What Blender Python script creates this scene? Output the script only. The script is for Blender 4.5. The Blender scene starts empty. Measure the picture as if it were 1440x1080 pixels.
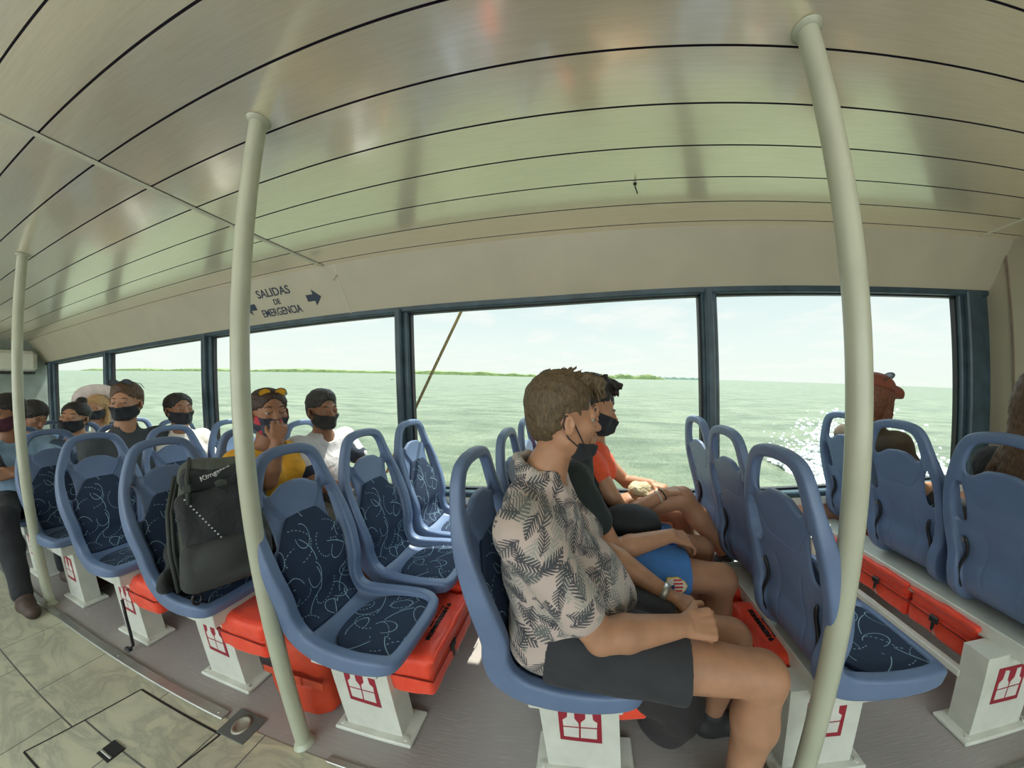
import bpy, math, random
import numpy as np
from mathutils import Vector, Matrix
random.seed(7); rng = np.random.RandomState(7)
S = bpy.context.scene
COL = S.collection
H0 = 1.3                                   # eye height above the deck
# ------------------------------------------------------------------ camera
A1, A2, A3, A4 = 2.0503, -0.8821, -0.0341, 0.1168
YAW, PIT, ROL = 0.1158, -0.0187, -0.0278
CX, CY = 53.92, 13.4
cd = bpy.data.cameras.new('camera'); cam = bpy.data.objects.new('camera', cd); COL.objects.link(cam); S.camera = cam
cd.type = 'PANO'; cd.panorama_type = 'FISHEYE_LENS_POLYNOMIAL'; cd.sensor_width = 36; cd.fisheye_fov = 3.1
cd.fisheye_polynomial_k0 = 0
cd.fisheye_polynomial_k1 = -A1/18; cd.fisheye_polynomial_k2 = -A2/18**2
cd.fisheye_polynomial_k3 = -A3/18**3; cd.fisheye_polynomial_k4 = -A4/18**4
cd.shift_x = -CX/1440; cd.shift_y = CY/1440
cd.clip_start = .02; cd.clip_end = 9000
cam.matrix_world = Matrix.Translation((0, 0, H0)) @ Matrix.Rotation(YAW, 4, 'Z') @ Matrix.Rotation(PIT, 4, 'X') @ Matrix.Rotation(-ROL, 4, 'Y') @ Matrix.Rotation(math.pi/2, 4, 'X')
S.view_settings.view_transform = 'Standard'; S.view_settings.look = 'None'
S.view_settings.gamma = 1; S.view_settings.use_curve_mapping = False
S.view_settings.exposure = 0.12
# ------------------------------------------------------------------ material helpers
class NT:
    def __init__(s, name):
        s.m = bpy.data.materials.new(name); s.m.use_nodes = True; s.t = s.m.node_tree
        s.b = s.t.nodes['Principled BSDF']; s.out = s.t.nodes['Material Output']
    def n(s, typ, **k):
        o = s.t.nodes.new(typ)
        for a, v in k.items(): setattr(o, a, v)
        return o
    def put(s, sock, v):
        if isinstance(v, bpy.types.NodeSocket): s.t.links.new(v, sock)
        else:
            try: sock.default_value = v
            except Exception: sock.default_value = (*v, 1)
    def m_(s, op, a, b=0.0, c=None):
        o = s.n('ShaderNodeMath', operation=op); s.put(o.inputs[0], a); s.put(o.inputs[1], b)
        if c is not None: s.put(o.inputs[2], c)
        return o.outputs[0]
    def v_(s, op, a, b=(0, 0, 0), scale=None):
        o = s.n('ShaderNodeVectorMath', operation=op); s.put(o.inputs[0], a)
        if op == 'SCALE': s.put(o.inputs[3], scale)
        else: s.put(o.inputs[1], b)
        return o.outputs['Value'] if op in ('LENGTH', 'DISTANCE', 'DOT_PRODUCT') else o.outputs[0]
    def coord(s, kind='Object'): return s.n('ShaderNodeTexCoord').outputs[kind]
    def mapping(s, v, scale=(1, 1, 1), loc=(0, 0, 0), rot=(0, 0, 0)):
        o = s.n('ShaderNodeMapping'); s.put(o.inputs[0], v); o.inputs['Scale'].default_value = scale
        o.inputs['Location'].default_value = loc; o.inputs['Rotation'].default_value = rot; return o.outputs[0]
    def noise(s, v, scale=5, detail=3, rough=.5, dist=0):
        o = s.n('ShaderNodeTexNoise'); s.put(o.inputs['Vector'], v); o.inputs['Scale'].default_value = scale
        o.inputs['Detail'].default_value = detail; o.inputs['Roughness'].default_value = rough
        o.inputs['Distortion'].default_value = dist; return o.outputs['Fac']
    def ramp(s, f, stops, interp='LINEAR'):
        o = s.n('ShaderNodeValToRGB'); s.put(o.inputs[0], f); e = o.color_ramp; e.interpolation = interp
        while len(e.elements) < len(stops): e.elements.new(.5)
        for el, (p, c) in zip(e.elements, stops): el.position = p; el.color = (*c, 1) if len(c) == 3 else c
        return o.outputs[0]
    def mix(s, f, a, b):
        o = s.n('ShaderNodeMix', data_type='RGBA'); s.put(o.inputs[0], f); s.put(o.inputs[6], a); s.put(o.inputs[7], b)
        return o.outputs[2]
    def bump(s, h, strength=.3, dist=.01):
        o = s.n('ShaderNodeBump'); s.put(o.inputs['Height'], h); o.inputs['Strength'].default_value = strength
        o.inputs['Distance'].default_value = dist; s.put(s.b.inputs['Normal'], o.outputs[0]); return o.outputs[0]
    def sep(s, v):
        o = s.n('ShaderNodeSeparateXYZ'); s.put(o.inputs[0], v); return o.outputs
    def comb(s, x, y, z=0.0):
        o = s.n('ShaderNodeCombineXYZ'); s.put(o.inputs[0], x); s.put(o.inputs[1], y); s.put(o.inputs[2], z); return o.outputs[0]
def P(nt, **k):
    for a, v in k.items():
        nt.put(nt.b.inputs[{'base': 'Base Color', 'rough': 'Roughness', 'metal': 'Metallic', 'spec': 'Specular IOR Level', 'coat': 'Coat Weight', 'coatr': 'Coat Roughness', 'sheen': 'Sheen Weight', 'alpha': 'Alpha', 'sss': 'Subsurface Weight', 'em': 'Emission Color', 'ems': 'Emission Strength'}[a]], (*v, 1) if isinstance(v, tuple) and len(v) == 3 else v)
_mats = {}
def mat(name, base, rough=.5, metal=0, var=.12, vs=8, bump=0, bs=60, bd=.002, spec=.5, coat=0, sheen=0):
    if name in _mats: return _mats[name]
    n = NT(name); c = n.coord()
    f = n.noise(c, vs, 4)
    lo = tuple(max(0, x*(1-var)) for x in base); hi = tuple(min(1, x*(1+var)) for x in base)
    P(n, base=n.ramp(f, [(.3, lo), (.7, hi)]), rough=rough, metal=metal, spec=spec, coat=coat, sheen=sheen)
    if bump: n.bump(n.noise(c, bs, 4), bump, bd)
    _mats[name] = n.m; return n.m
# ------------------------------------------------------------------ world: hazy bright sky with thin clouds
TX, TY = -0.054, 0.034                   # the deck is trimmed a little against the horizon
up = Vector((-TX, -TY, 1)).normalized()
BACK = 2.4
w = bpy.data.worlds.new('world'); S.world = w; w.use_nodes = True
nt = w.node_tree; bg = nt.nodes['Background']
class WN(NT):
    def __init__(s, t): s.t = t
W = WN(nt)
tc = W.coord('Generated')
elev = W.v_('DOT_PRODUCT', tc, tuple(up))
proj = W.v_('SCALE', tc, scale=W.m_('DIVIDE', 1.0, W.m_('ADD', W.m_('MAXIMUM', elev, 0.0), .12)))
cl = W.noise(W.mapping(proj, (1, 1, 2.2)), 1.5, 6, .55, .4)
clf = W.ramp(cl, [(.50, (0, 0, 0)), (.66, (1, 1, 1))])
grad = W.ramp(elev, [(0, (.91, .96, .90)), (.10, (.88, .96, .93)), (.30, (.74, .88, .90)), (1, (.5, .70, .82))])
col = W.mix(W.m_('MULTIPLY', clf, .75), grad, (.97, .97, .95))
# the dome is brighter overhead and on the side away from the windows, added as unseen fill light for the cabin
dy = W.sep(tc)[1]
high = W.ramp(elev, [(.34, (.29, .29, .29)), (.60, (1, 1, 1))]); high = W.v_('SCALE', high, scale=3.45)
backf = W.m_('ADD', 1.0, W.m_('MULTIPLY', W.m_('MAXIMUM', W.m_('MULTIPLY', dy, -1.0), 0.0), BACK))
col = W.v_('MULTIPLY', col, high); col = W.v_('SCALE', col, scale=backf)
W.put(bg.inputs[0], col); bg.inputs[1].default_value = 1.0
# ------------------------------------------------------------------ sun
sd = bpy.data.lights.new('sun', 'SUN'); sun = bpy.data.objects.new('sun', sd); COL.objects.link(sun)
sd.energy = 8; sd.angle = math.radians(.6); sd.color = (1, .95, .84)
sdir = Vector((.12, math.cos(math.radians(68)), math.sin(math.radians(68)))).normalized()   # towards the sun
sun.rotation_euler = sdir.to_track_quat('Z', 'Y').to_euler(); sun.location = sdir*20
# ------------------------------------------------------------------ object helpers
def tag(o, label=None, cat=None, group=None, kind=None):
    if label: o['label'] = label
    if cat: o['category'] = cat
    if group: o['group'] = group
    if kind: o['kind'] = kind
    return o
def empty(name, loc=(0, 0, 0), rz=0):
    o = bpy.data.objects.new(name, None); COL.objects.link(o); o.location = loc; o.rotation_euler = (0, 0, rz)
    o.empty_display_size = .05
    return o
def mesh_obj(name, V, F, m, parent=None, loc=(0, 0, 0), smooth=True, uv=None, mi=None):
    me = bpy.data.meshes.new(name)
    V = np.asarray(V, dtype=np.float32)
    if isinstance(F, np.ndarray):
        me.vertices.add(len(V)); me.vertices.foreach_set('co', V.ravel())
        k = F.shape[1]; me.loops.add(F.size); me.loops.foreach_set('vertex_index', F.ravel().astype(np.int32))
        me.polygons.add(len(F)); me.polygons.foreach_set('loop_start', np.arange(0, F.size, k, dtype=np.int32))
        me.polygons.foreach_set('loop_total', np.full(len(F), k, dtype=np.int32)); me.update(calc_edges=True)
    else:
        me.from_pydata([tuple(v) for v in V.tolist()], [], F); me.update()
    if smooth is True: me.polygons.foreach_set('use_smooth', [True]*len(me.polygons))
    elif isinstance(smooth, (list, np.ndarray)): me.polygons.foreach_set('use_smooth', list(smooth))
    ms = m if isinstance(m, (list, tuple)) else [m]
    for x in ms: me.materials.append(x)
    if mi is not None: me.polygons.foreach_set('material_index', list(mi))
    if uv is not None:
        l = me.uv_layers.new(name='UVMap'); idx = np.empty(len(me.loops), dtype=np.int32); me.loops.foreach_get('vertex_index', idx)
        l.data.foreach_set('uv', np.asarray(uv, dtype=np.float32)[idx].ravel())
    me.validate()
    o = bpy.data.objects.new(name, me); COL.objects.link(o); o.parent = parent; o.location = loc
    return o
class MB:
    """collects shapes of one object"""
    def __init__(s): s.V = []; s.F = []; s.S = []; s.M = []; s.mi = 0
    def add(s, V, F, smooth=False):
        b = len(s.V); s.V += [tuple(v) for v in V]; s.F += [tuple(b+i for i in f) for f in F]
        s.S += [smooth]*len(F); s.M += [s.mi]*len(F); return s
    def box(s, c, d, R=None, bev=0):
        x, y, z = (q/2 for q in d); c = Vector(c)
        if bev <= 0:
            V = [Vector((i*x, j*y, k*z)) for i in (-1, 1) for j in (-1, 1) for k in (-1, 1)]
            F = [(0, 1, 3, 2), (4, 6, 7, 5), (0, 4, 5, 1), (2, 3, 7, 6), (0, 2, 6, 4), (1, 5, 7, 3)]
            if R: V = [R @ v for v in V]
            return s.add([v+c for v in V], F)
        b = min(bev, x*.99, y*.99, z*.99)
        V = []; idx = {}
        for i in (-1, 1):
            for j in (-1, 1):
                for k in (-1, 1):
                    for a in range(3):
                        p = [i*(x-b), j*(y-b), k*(z-b)]; p[a] = (i*x, j*y, k*z)[a]
                        idx[(i, j, k, a)] = len(V); V.append(Vector(p))
        F = []
        def q(l): F.append(tuple(idx[t] for t in l))
        for g in (-1, 1):
            q([(g, -1, -1, 0), (g, 1, -1, 0), (g, 1, 1, 0), (g, -1, 1, 0)][::g]); q([(-1, g, -1, 1), (-1, g, 1, 1), (1, g, 1, 1), (1, g, -1, 1)][::g]); q([(-1, -1, g, 2), (1, -1, g, 2), (1, 1, g, 2), (-1, 1, g, 2)][::g])
        for i in (-1, 1):
            for j in (-1, 1):
                q([(i, j, -1, 0), (i, j, 1, 0), (i, j, 1, 1), (i, j, -1, 1)][::i*j*-1])
                q([(i, -1, j, 0), (i, 1, j, 0), (i, 1, j, 2), (i, -1, j, 2)][::i*j])
                q([(-1, i, j, 1), (1, i, j, 1), (1, i, j, 2), (-1, i, j, 2)][::i*j*-1])
                for k in (-1, 1): q([(i, j, k, 0), (i, j, k, 1), (i, j, k, 2)][::i*j*k])
        if R: V = [R @ v for v in V]
        return s.add([v+c for v in V], F)
    def tube(s, pts, r, seg=12, caps=True, smooth=True, closed=False):
        pts = [Vector(p) for p in pts]; n = len(pts); rs = r if isinstance(r, (list, tuple)) else [r]*n
        V = []; F = []; nrm = None
        for i, p in enumerate(pts):
            t = (pts[(i+1) % n]-pts[i-1]) if closed else (pts[min(i+1, n-1)]-pts[max(i-1, 0)])
            t.normalize()
            if nrm is None: nrm = t.orthogonal().normalized()
            else: nrm = (nrm-t*nrm.dot(t)).normalized()
            bi = t.cross(nrm)
            for k in range(seg):
                a = 2*math.pi*k/seg; V.append(p+(nrm*math.cos(a)+bi*math.sin(a))*rs[i])
        for i in range(n if closed else n-1):
            j = (i+1) % n
            for k in range(seg):
                l = (k+1) % seg; F.append((i*seg+k, i*seg+l, j*seg+l, j*seg+k))
        if caps and not closed: F.append(tuple(range(seg))[::-1]); F.append(tuple((n-1)*seg+k for k in range(seg)))
        return s.add(V, F, smooth)
    def lathe(s, prof, c=(0, 0, 0), seg=24, smooth=True):
        V = []; F = []; n = len(prof)
        for r, z in prof:
            for k in range(seg):
                a = 2*math.pi*k/seg; V.append((c[0]+r*math.cos(a), c[1]+r*math.sin(a), c[2]+z))
        for i in range(n-1):
            for k in range(seg):
                l = (k+1) % seg; F.append((i*seg+k, i*seg+l, (i+1)*seg+l, (i+1)*seg+k))
        return s.add(V, F, smooth)
    def prism(s, poly, T, t):
        """flat polygon (a,b) placed by matrix T and extruded t along its local z"""
        n = len(poly); V = [T @ Vector((a, b, 0)) for a, b in poly]+[T @ Vector((a, b, t)) for a, b in poly]
        F = [tuple(range(n))[::-1], tuple(n+i for i in range(n))]+[(i, (i+1) % n, n+(i+1) % n, n+i) for i in range(n)]
        return s.add(V, F)
    def ball(s, c, r, seg=12, rings=8):
        r = r if isinstance(r, (list, tuple)) else (r, r, r)
        V = [(c[0], c[1], c[2]-r[2])]; F = []
        for i in range(1, rings):
            t = math.pi*i/rings
            for k in range(seg):
                a = 2*math.pi*k/seg; V.append((c[0]+r[0]*math.sin(t)*math.cos(a), c[1]+r[1]*math.sin(t)*math.sin(a), c[2]-r[2]*math.cos(t)))
        V.append((c[0], c[1], c[2]+r[2])); e = len(V)-1
        for k in range(seg):
            l = (k+1) % seg; F.append((0, 1+l, 1+k)); F.append((e, e-seg+k, e-seg+l))
            for i in range(rings-2): F.append((1+i*seg+k, 1+i*seg+l, 1+(i+1)*seg+l, 1+(i+1)*seg+k))
        return s.add(V, F, True)
    def build(s, name, m, parent=None, loc=(0, 0, 0), smooth=None):
        return mesh_obj(name, s.V, s.F, m, parent, loc, s.S if smooth is None else smooth, mi=s.M)
def frame(o, x, y, z=None):
    x = Vector(x).normalized(); y = Vector(y); y = (y-x*y.dot(x)).normalized(); z = x.cross(y)
    M = Matrix.Identity(4)
    for i in range(3): M[i][0] = x[i]; M[i][1] = y[i]; M[i][2] = z[i]; M[i][3] = o[i]
    return M
def text_obj(name, s, size, M, m, parent=None, ext=.0006, sx=1, align='CENTER', bold=0):
    cu = bpy.data.curves.new('t', 'FONT'); cu.body = s; cu.size = size; cu.align_x = align; cu.align_y = 'CENTER'; cu.extrude = ext; cu.offset = bold
    cu.resolution_u = 3
    t = bpy.data.objects.new('t', cu); COL.objects.link(t); bpy.context.view_layer.update()
    me = bpy.data.meshes.new_from_object(t.evaluated_get(bpy.context.evaluated_depsgraph_get()))
    bpy.data.objects.remove(t); me.transform(Matrix.Diagonal((sx, 1, 1, 1))); 
    if parent is not None: M = Matrix.Translation(-wloc(parent)) @ M
    me.transform(M); me.materials.clear(); me.materials.append(m)
    o = bpy.data.objects.new(name, me); COL.objects.link(o); o.parent = parent
    return o
# ------------------------------------------------------------------ signed distance modelling
def wloc(o):
    v = Vector((0, 0, 0))
    while o is not None: v = v+o.location; o = o.parent
    return v
class SDF:
    def __init__(s, lo, hi, h):
        s.h = h; s.lo = np.array(lo, float)-3*h; n = np.ceil((np.array(hi, float)+3*h-s.lo)/h).astype(int)+1
        s.n = n; s.ax = [s.lo[i]+h*np.arange(n[i]) for i in range(3)]
        s.D = np.full(n, .2, dtype=np.float32); s.M = None
    def sub(s, lo, hi):
        sl = []; g = []
        for i in range(3):
            a = max(0, int((lo[i]-s.lo[i])/s.h)); b = min(s.n[i], int((hi[i]-s.lo[i])/s.h)+2)
            if b <= a: return None
            sl.append(slice(a, b)); g.append(s.ax[i][a:b])
        return tuple(sl), np.meshgrid(*g, indexing='ij', sparse=True)
    def op(s, lo, hi, f, k, mode):
        if s.M is not None:
            pass
        r = s.sub(np.array(lo)-4*k-3*s.h, np.array(hi)+4*k+3*s.h)
        if r is None: return s
        sl, (X, Y, Z) = r; d = f(X, Y, Z); D = s.D[sl]
        if mode == 'u':
            q = np.maximum(k-np.abs(D-d), 0)/k if k > 0 else 0
            s.D[sl] = np.minimum(D, d)-q*q*k*.25
        elif mode == 's':
            q = np.maximum(k-np.abs(D+d), 0)/k if k > 0 else 0
            s.D[sl] = np.maximum(D, -d)+q*q*k*.25
        return s
    def cone(s, a, b, ra, rb=None, k=.02, mode='u', flat=False):
        rb = ra if rb is None else rb
        a = np.array(s.T(a), float); b = np.array(s.T(b), float); ab = b-a; L2 = max(ab@ab, 1e-9); L = math.sqrt(L2); r = max(ra, rb)
        def f(X, Y, Z):
            px, py, pz = X-a[0], Y-a[1], Z-a[2]
            t = (px*ab[0]+py*ab[1]+pz*ab[2])/L2; tc = np.clip(t, 0, 1)
            if flat:
                rd = np.sqrt(np.maximum(px*px+py*py+pz*pz-t*t*L2, 0))-(ra+(rb-ra)*tc)
                e = np.maximum(-t, t-1)*L
                return np.maximum(rd, e)
            dx, dy, dz = px-tc*ab[0], py-tc*ab[1], pz-tc*ab[2]
            return np.sqrt(dx*dx+dy*dy+dz*dz)-(ra+(rb-ra)*tc)
        return s.op(np.minimum(a, b)-r, np.maximum(a, b)+r, f, k, mode)
    def chain(s, pts, rs, k=.02, mode='u'):
        for i in range(len(pts)-1): s.cone(pts[i], pts[i+1], rs[i], rs[i+1], k, mode)
        return s
    def ell(s, c, r, R=None, k=.02, mode='u'):
        c = np.array(s.T(c), float); r = np.array(r, float)
        Rm = np.array(R) if R is not None else np.eye(3)
        if s.M is not None: Rm = np.array(s.M.to_3x3()) @ Rm
        e = max(r)
        def f(X, Y, Z):
            px, py, pz = X-c[0], Y-c[1], Z-c[2]
            q = [Rm[0, i]*px+Rm[1, i]*py+Rm[2, i]*pz for i in range(3)]
            k0 = np.sqrt(sum((q[i]/r[i])**2 for i in range(3))); k1 = np.sqrt(sum((q[i]/r[i]**2)**2 for i in range(3)))
            return k0*(k0-1)/np.maximum(k1, 1e-6)
        return s.op(c-e, c+e, f, k, mode)
    def box(s, c, d, R=None, rad=.01, k=.01, mode='u'):
        c = np.array(s.T(c), float); d = np.array(d, float)/2-rad
        Rm = np.array(R) if R is not None else np.eye(3)
        if s.M is not None: Rm = np.array(s.M.to_3x3()) @ Rm
        e = np.linalg.norm(d)+rad
        def f(X, Y, Z):
            px, py, pz = X-c[0], Y-c[1], Z-c[2]
            q = [np.abs(Rm[0, i]*px+Rm[1, i]*py+Rm[2, i]*pz)-d[i] for i in range(3)]
            return np.sqrt(sum(np.maximum(t, 0)**2 for t in q))+np.minimum(np.maximum(np.maximum(q[0], q[1]), q[2]), 0)-rad
        return s.op(c-e, c+e, f, k, mode)
    def T(s, p): return tuple(s.M @ Vector(p)) if s.M is not None else p
    def plane(s, p, n, k=0.0):
        """cut away the side the normal points to"""
        p = np.array(s.T(p), float); n = Vector(n).normalized()
        if s.M is not None: n = (s.M.to_3x3() @ n).normalized()
        X, Y, Z = np.meshgrid(*s.ax, indexing='ij', sparse=True)
        d = (X-p[0])*n[0]+(Y-p[1])*n[1]+(Z-p[2])*n[2]
        s.D = np.maximum(s.D, d).astype(np.float32); return s
    def wrinkle(s, amp, freq, seed=0):
        X, Y, Z = np.meshgrid(*s.ax, indexing='ij', sparse=True); r = np.random.RandomState(seed)
        D = 0
        for i in range(5):
            v = r.normal(size=3); v *= freq*(.6+.25*i)/np.linalg.norm(v); p = r.rand()*6; u = r.normal(size=3)*freq*.3
            D = D+np.sin(v[0]*X+v[1]*Y+v[2]*Z+p+1.5*np.sin(u[0]*X+u[1]*Y+u[2]*Z))/(1+.4*i)
        s.D += (amp*.5*D).astype(np.float32); return s
    def mesh(s):
        D = s.D; h = s.h
        I = D < 0
        c = [I[i:I.shape[0]-1+i, j:I.shape[1]-1+j, k:I.shape[2]-1+k] for i in (0, 1) for j in (0, 1) for k in (0, 1)]
        anyi = c[0].copy(); alli = c[0].copy()
        for q in c[1:]: anyi |= q; alli &= q
        act = anyi & ~alli; cells = np.argwhere(act)
        if not len(cells): return np.zeros((0, 3)), np.zeros((0, 4), int)
        idx = np.full(act.shape, -1, dtype=np.int32); idx[act] = np.arange(len(cells))
        val = np.stack([D[cells[:, 0]+i, cells[:, 1]+j, cells[:, 2]+k] for i in (0, 1) for j in (0, 1) for k in (0, 1)], 1)
        off = np.array([(i, j, k) for i in (0, 1) for j in (0, 1) for k in (0, 1)], float)
        acc = np.zeros((len(cells), 3)); cnt = np.zeros(len(cells))
        for a in range(8):
            for b in range(a+1, 8):
                if np.abs(off[a]-off[b]).sum() != 1: continue
                va, vb = val[:, a], val[:, b]; m = (va < 0) != (vb < 0)
                t = np.where(m, va/np.where(m, va-vb, 1), 0)
                acc += m[:, None]*(off[a]+(off[b]-off[a])*t[:, None]); cnt += m
        V = s.lo+h*(cells+acc/cnt[:, None])
        F = []
        for ax in range(3):
            o1, o2 = [(1, 2), (2, 0), (0, 1)][ax]
            sa = [slice(None)]*3; sb = [slice(None)]*3; sa[ax] = slice(0, -1); sb[ax] = slice(1, None)
            A = I[tuple(sa)]; B = I[tuple(sb)]; E = np.argwhere(A != B)
            ok = (E[:, o1] > 0) & (E[:, o2] > 0) & (E[:, o1] < D.shape[o1]-1) & (E[:, o2] < D.shape[o2]-1); E = E[ok]
            d1 = np.zeros(3, int); d1[o1] = 1; d2 = np.zeros(3, int); d2[o2] = 1
            g = lambda e: idx[e[:, 0], e[:, 1], e[:, 2]]
            q = np.stack([g(E-d1-d2), g(E-d2), g(E), g(E-d1)], 1)
            fl = ~A[E[:, 0], E[:, 1], E[:, 2]]
            q[fl] = q[fl][:, ::-1]; F.append(q)
        return V, np.concatenate(F)
    def build(s, name, m, parent=None, origin=None):
        V, F = s.mesh()
        if parent is not None: V = V-np.array(wloc(parent))
        elif origin is not None: V = V-np.array(origin)
        return mesh_obj(name, V, F, m, parent, (0, 0, 0) if parent is not None or origin is None else origin)
# ================================================================== materials of the boat
def m_ceiling():
    n = NT('ceiling_panel'); c = n.coord()
    g = n.noise(n.mapping(c, (1.2, 30, 1)), 6, 5, .6)
    P(n, base=n.ramp(g, [(.3, (.88, .78, .58)), (.7, (.97, .87, .67))]), rough=.30, spec=.6, metal=.45, coat=1.0, coatr=.13); n.b.inputs['Coat IOR'].default_value = 2.5
    n.bump(g, .05, .002); return n.m
M_CEIL = m_ceiling()
M_GROOVE = mat('ceiling_groove', (.035, .025, .04), .6)
M_WALL = mat('cream_wall_panel', (.44, .41, .30), .45, var=.06, vs=3, bump=.05, bs=120)
M_TRIM = mat('cream_trim', (.62, .60, .47), .35, var=.05)
M_FRAME = mat('dark_blue_window_frame', (.035, .065, .085), .38, var=.35, vs=9)
M_POLE = mat('cream_painted_steel', (.44, .45, .34), .3, var=.10, vs=5, spec=.6)
M_WHITE = mat('white_painted_steel', (.62, .62, .55), .4, var=.08, vs=12)
M_RED = mat('dark_red_sticker', (.30, .012, .03), .5)
M_VESTW = mat('white_sticker', (.66, .63, .58), .5)
M_DARK = mat('black_plastic', (.012, .012, .014), .4)
M_NAVYTXT = mat('navy_lettering', (.02, .035, .06), .5)
M_PINK = mat('salmon_side_panel', (.60, .33, .24), .5, var=.06)
M_STEEL = mat('brushed_steel', (.45, .45, .42), .35, metal=.8)
M_GOLD = mat('gold_number', (.7, .5, .08), .4)
def m_deck():
    n = NT('grey_painted_deck'); c = n.coord()
    g = n.noise(n.mapping(c, (3, 40, 1)), 4, 5, .6); f = n.noise(c, 2.5, 4)
    base = n.mix(f, (.25, .225, .21), (.37, .335, .315))
    base = n.mix(n.ramp(g, [(.55, (0, 0, 0)), (.75, (1, 1, 1))]), base, (.40, .35, .32))
    P(n, base=base, rough=n.ramp(g, [(.3, (.55,)*3), (.7, (.34,)*3)])); n.bump(g, .35, .003); return n.m
M_DECK = m_deck()
def m_marble():
    n = NT('marble_print_aisle_floor'); c = n.coord()
    v = n.noise(n.mapping(c, (1.6, 4.5, 1), rot=(0, 0, .7)), 1.8, 6, .6, .8)
    vein = n.ramp(v, [(.40, (0, 0, 0)), (.485, (1, 1, 1)), (.51, (.55,)*3), (.6, (0, 0, 0))])
    cl = n.noise(c, 1.4, 3)
    base = n.mix(cl, (.42, .40, .28), (.56, .53, .38))
    base = n.mix(n.m_('MULTIPLY', vein, .4), base, (.13, .145, .14))
    br = n.n('ShaderNodeTexBrick'); n.put(br.inputs['Vector'], c); br.inputs['Scale'].default_value = 1
    br.inputs['Mortar Size'].default_value = .003; br.inputs['Brick Width'].default_value = .6; br.inputs['Row Height'].default_value = .3
    br.inputs['Mortar Smooth'].default_value = 0
    base = n.mix(br.outputs['Fac'], base, (.10, .10, .09))
    P(n, base=base, rough=.35); return n.m
M_MARBLE = m_marble()
def m_seat():
    n = NT('blue_moulded_plastic'); c = n.coord()
    f = n.noise(c, 260, 2); g = n.noise(c, 7, 3)
    P(n, base=n.ramp(g, [(.3, (.105, .155, .27)), (.7, (.13, .19, .325))]), rough=.42, spec=.5); n.bump(f, .25, .001); return n.m
M_SEAT = m_seat()
def m_upholstery():
    n = NT('navy_squiggle_upholstery'); uv = n.coord('UV')
    acc = None
    def layer(scale, off, R, w, dotted, straight, seed):
        v = n.mapping(uv, (scale,)*3, loc=(off, off*.7, 0))
        vo = n.n('ShaderNodeTexVoronoi', voronoi_dimensions='2D', feature='F1'); n.put(vo.inputs['Vector'], v); vo.inputs['Scale'].default_value = 1
        vo.inputs['Randomness'].default_value = .8
        loc = n.v_('SUBTRACT', v, vo.outputs['Position']); rnd = n.sep(vo.outputs['Color'])[0]; rn2 = n.sep(vo.outputs['Color'])[1]
        x, y, _ = n.sep(loc)
        a0 = n.m_('MULTIPLY', rnd, 6.28)
        ca, sa = n.m_('COSINE', a0), n.m_('SINE', a0)
        xr = n.m_('SUBTRACT', n.m_('MULTIPLY', x, ca), n.m_('MULTIPLY', y, sa)); yr = n.m_('ADD', n.m_('MULTIPLY', x, sa), n.m_('MULTIPLY', y, ca))
        if straight:
            d = n.m_('ABSOLUTE', n.m_('SUBTRACT', yr, n.m_('MULTIPLY', n.m_('MULTIPLY', xr, xr), .5)))
            msk = n.m_('LESS_THAN', n.m_('ABSOLUTE', xr), .42); t = n.m_('MULTIPLY', xr, 40)
        else:
            xs = n.m_('MULTIPLY', xr, 1.7)
            r = n.m_('SQRT', n.m_('ADD', n.m_('MULTIPLY', xs, xs), n.m_('MULTIPLY', yr, yr)))
            d = n.m_('ABSOLUTE', n.m_('SUBTRACT', r, R)); ang = n.m_('ARCTAN2', yr, xs)
            msk = n.m_('LESS_THAN', ang, n.m_('ADD', .9, rn2)); t = n.m_('MULTIPLY', ang, 22)
        line = n.m_('MULTIPLY', n.m_('LESS_THAN', d, w), msk)
        if dotted: line = n.m_('MULTIPLY', line, n.m_('GREATER_THAN', n.m_('SINE', t), 0.0))
        return line
    L = [layer(9, .3, .40, .013, False, False, 1), layer(8, 5.1, .42, .015, True, False, 2), layer(8, 9.7, .4, .010, False, True, 3)]
    s = L[0]
    for q in L[1:]: s = n.m_('MAXIMUM', s, q)
    c = n.coord(); f = n.noise(c, 500, 2)
    P(n, base=n.mix(s, (.011, .026, .062), (.26, .40, .50)), rough=.85); n.bump(f, .4, .001); return n.m
M_UPH = m_upholstery()
def m_water():
    n = NT('green_lagoon_water'); c = n.coord()
    a = n.noise(n.mapping(c, (1, .55, 1)), .55, 8, .62, .3); b = n.noise(n.mapping(c, (1, .5, 1)), 3.0, 6, .6)
    big = n.noise(c, .03, 3)
    base = n.mix(big, (.098, .116, .068), (.135, .150, .092))
    st = n.ramp(n.noise(n.mapping(c, (.35, 1.3, 1)), .5, 9, .68, .4), [(.42, (0, 0, 0)), (.62, (1, 1, 1))])
    base = n.mix(st, base, (.045, .066, .034))
    foam = n.ramp(n.noise(n.mapping(c, (.6, 1.2, 1)), .8, 10, .72), [(.66, (0, 0, 0)), (.74, (1, 1, 1))])
    base = n.mix(n.m_('MULTIPLY', foam, .5), base, (.22, .25, .21))
    P(n, base=base, rough=.35, spec=.3); n.bump(n.m_('ADD', a, n.m_('MULTIPLY', b, .35)), 1.0, .6); return n.m
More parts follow.
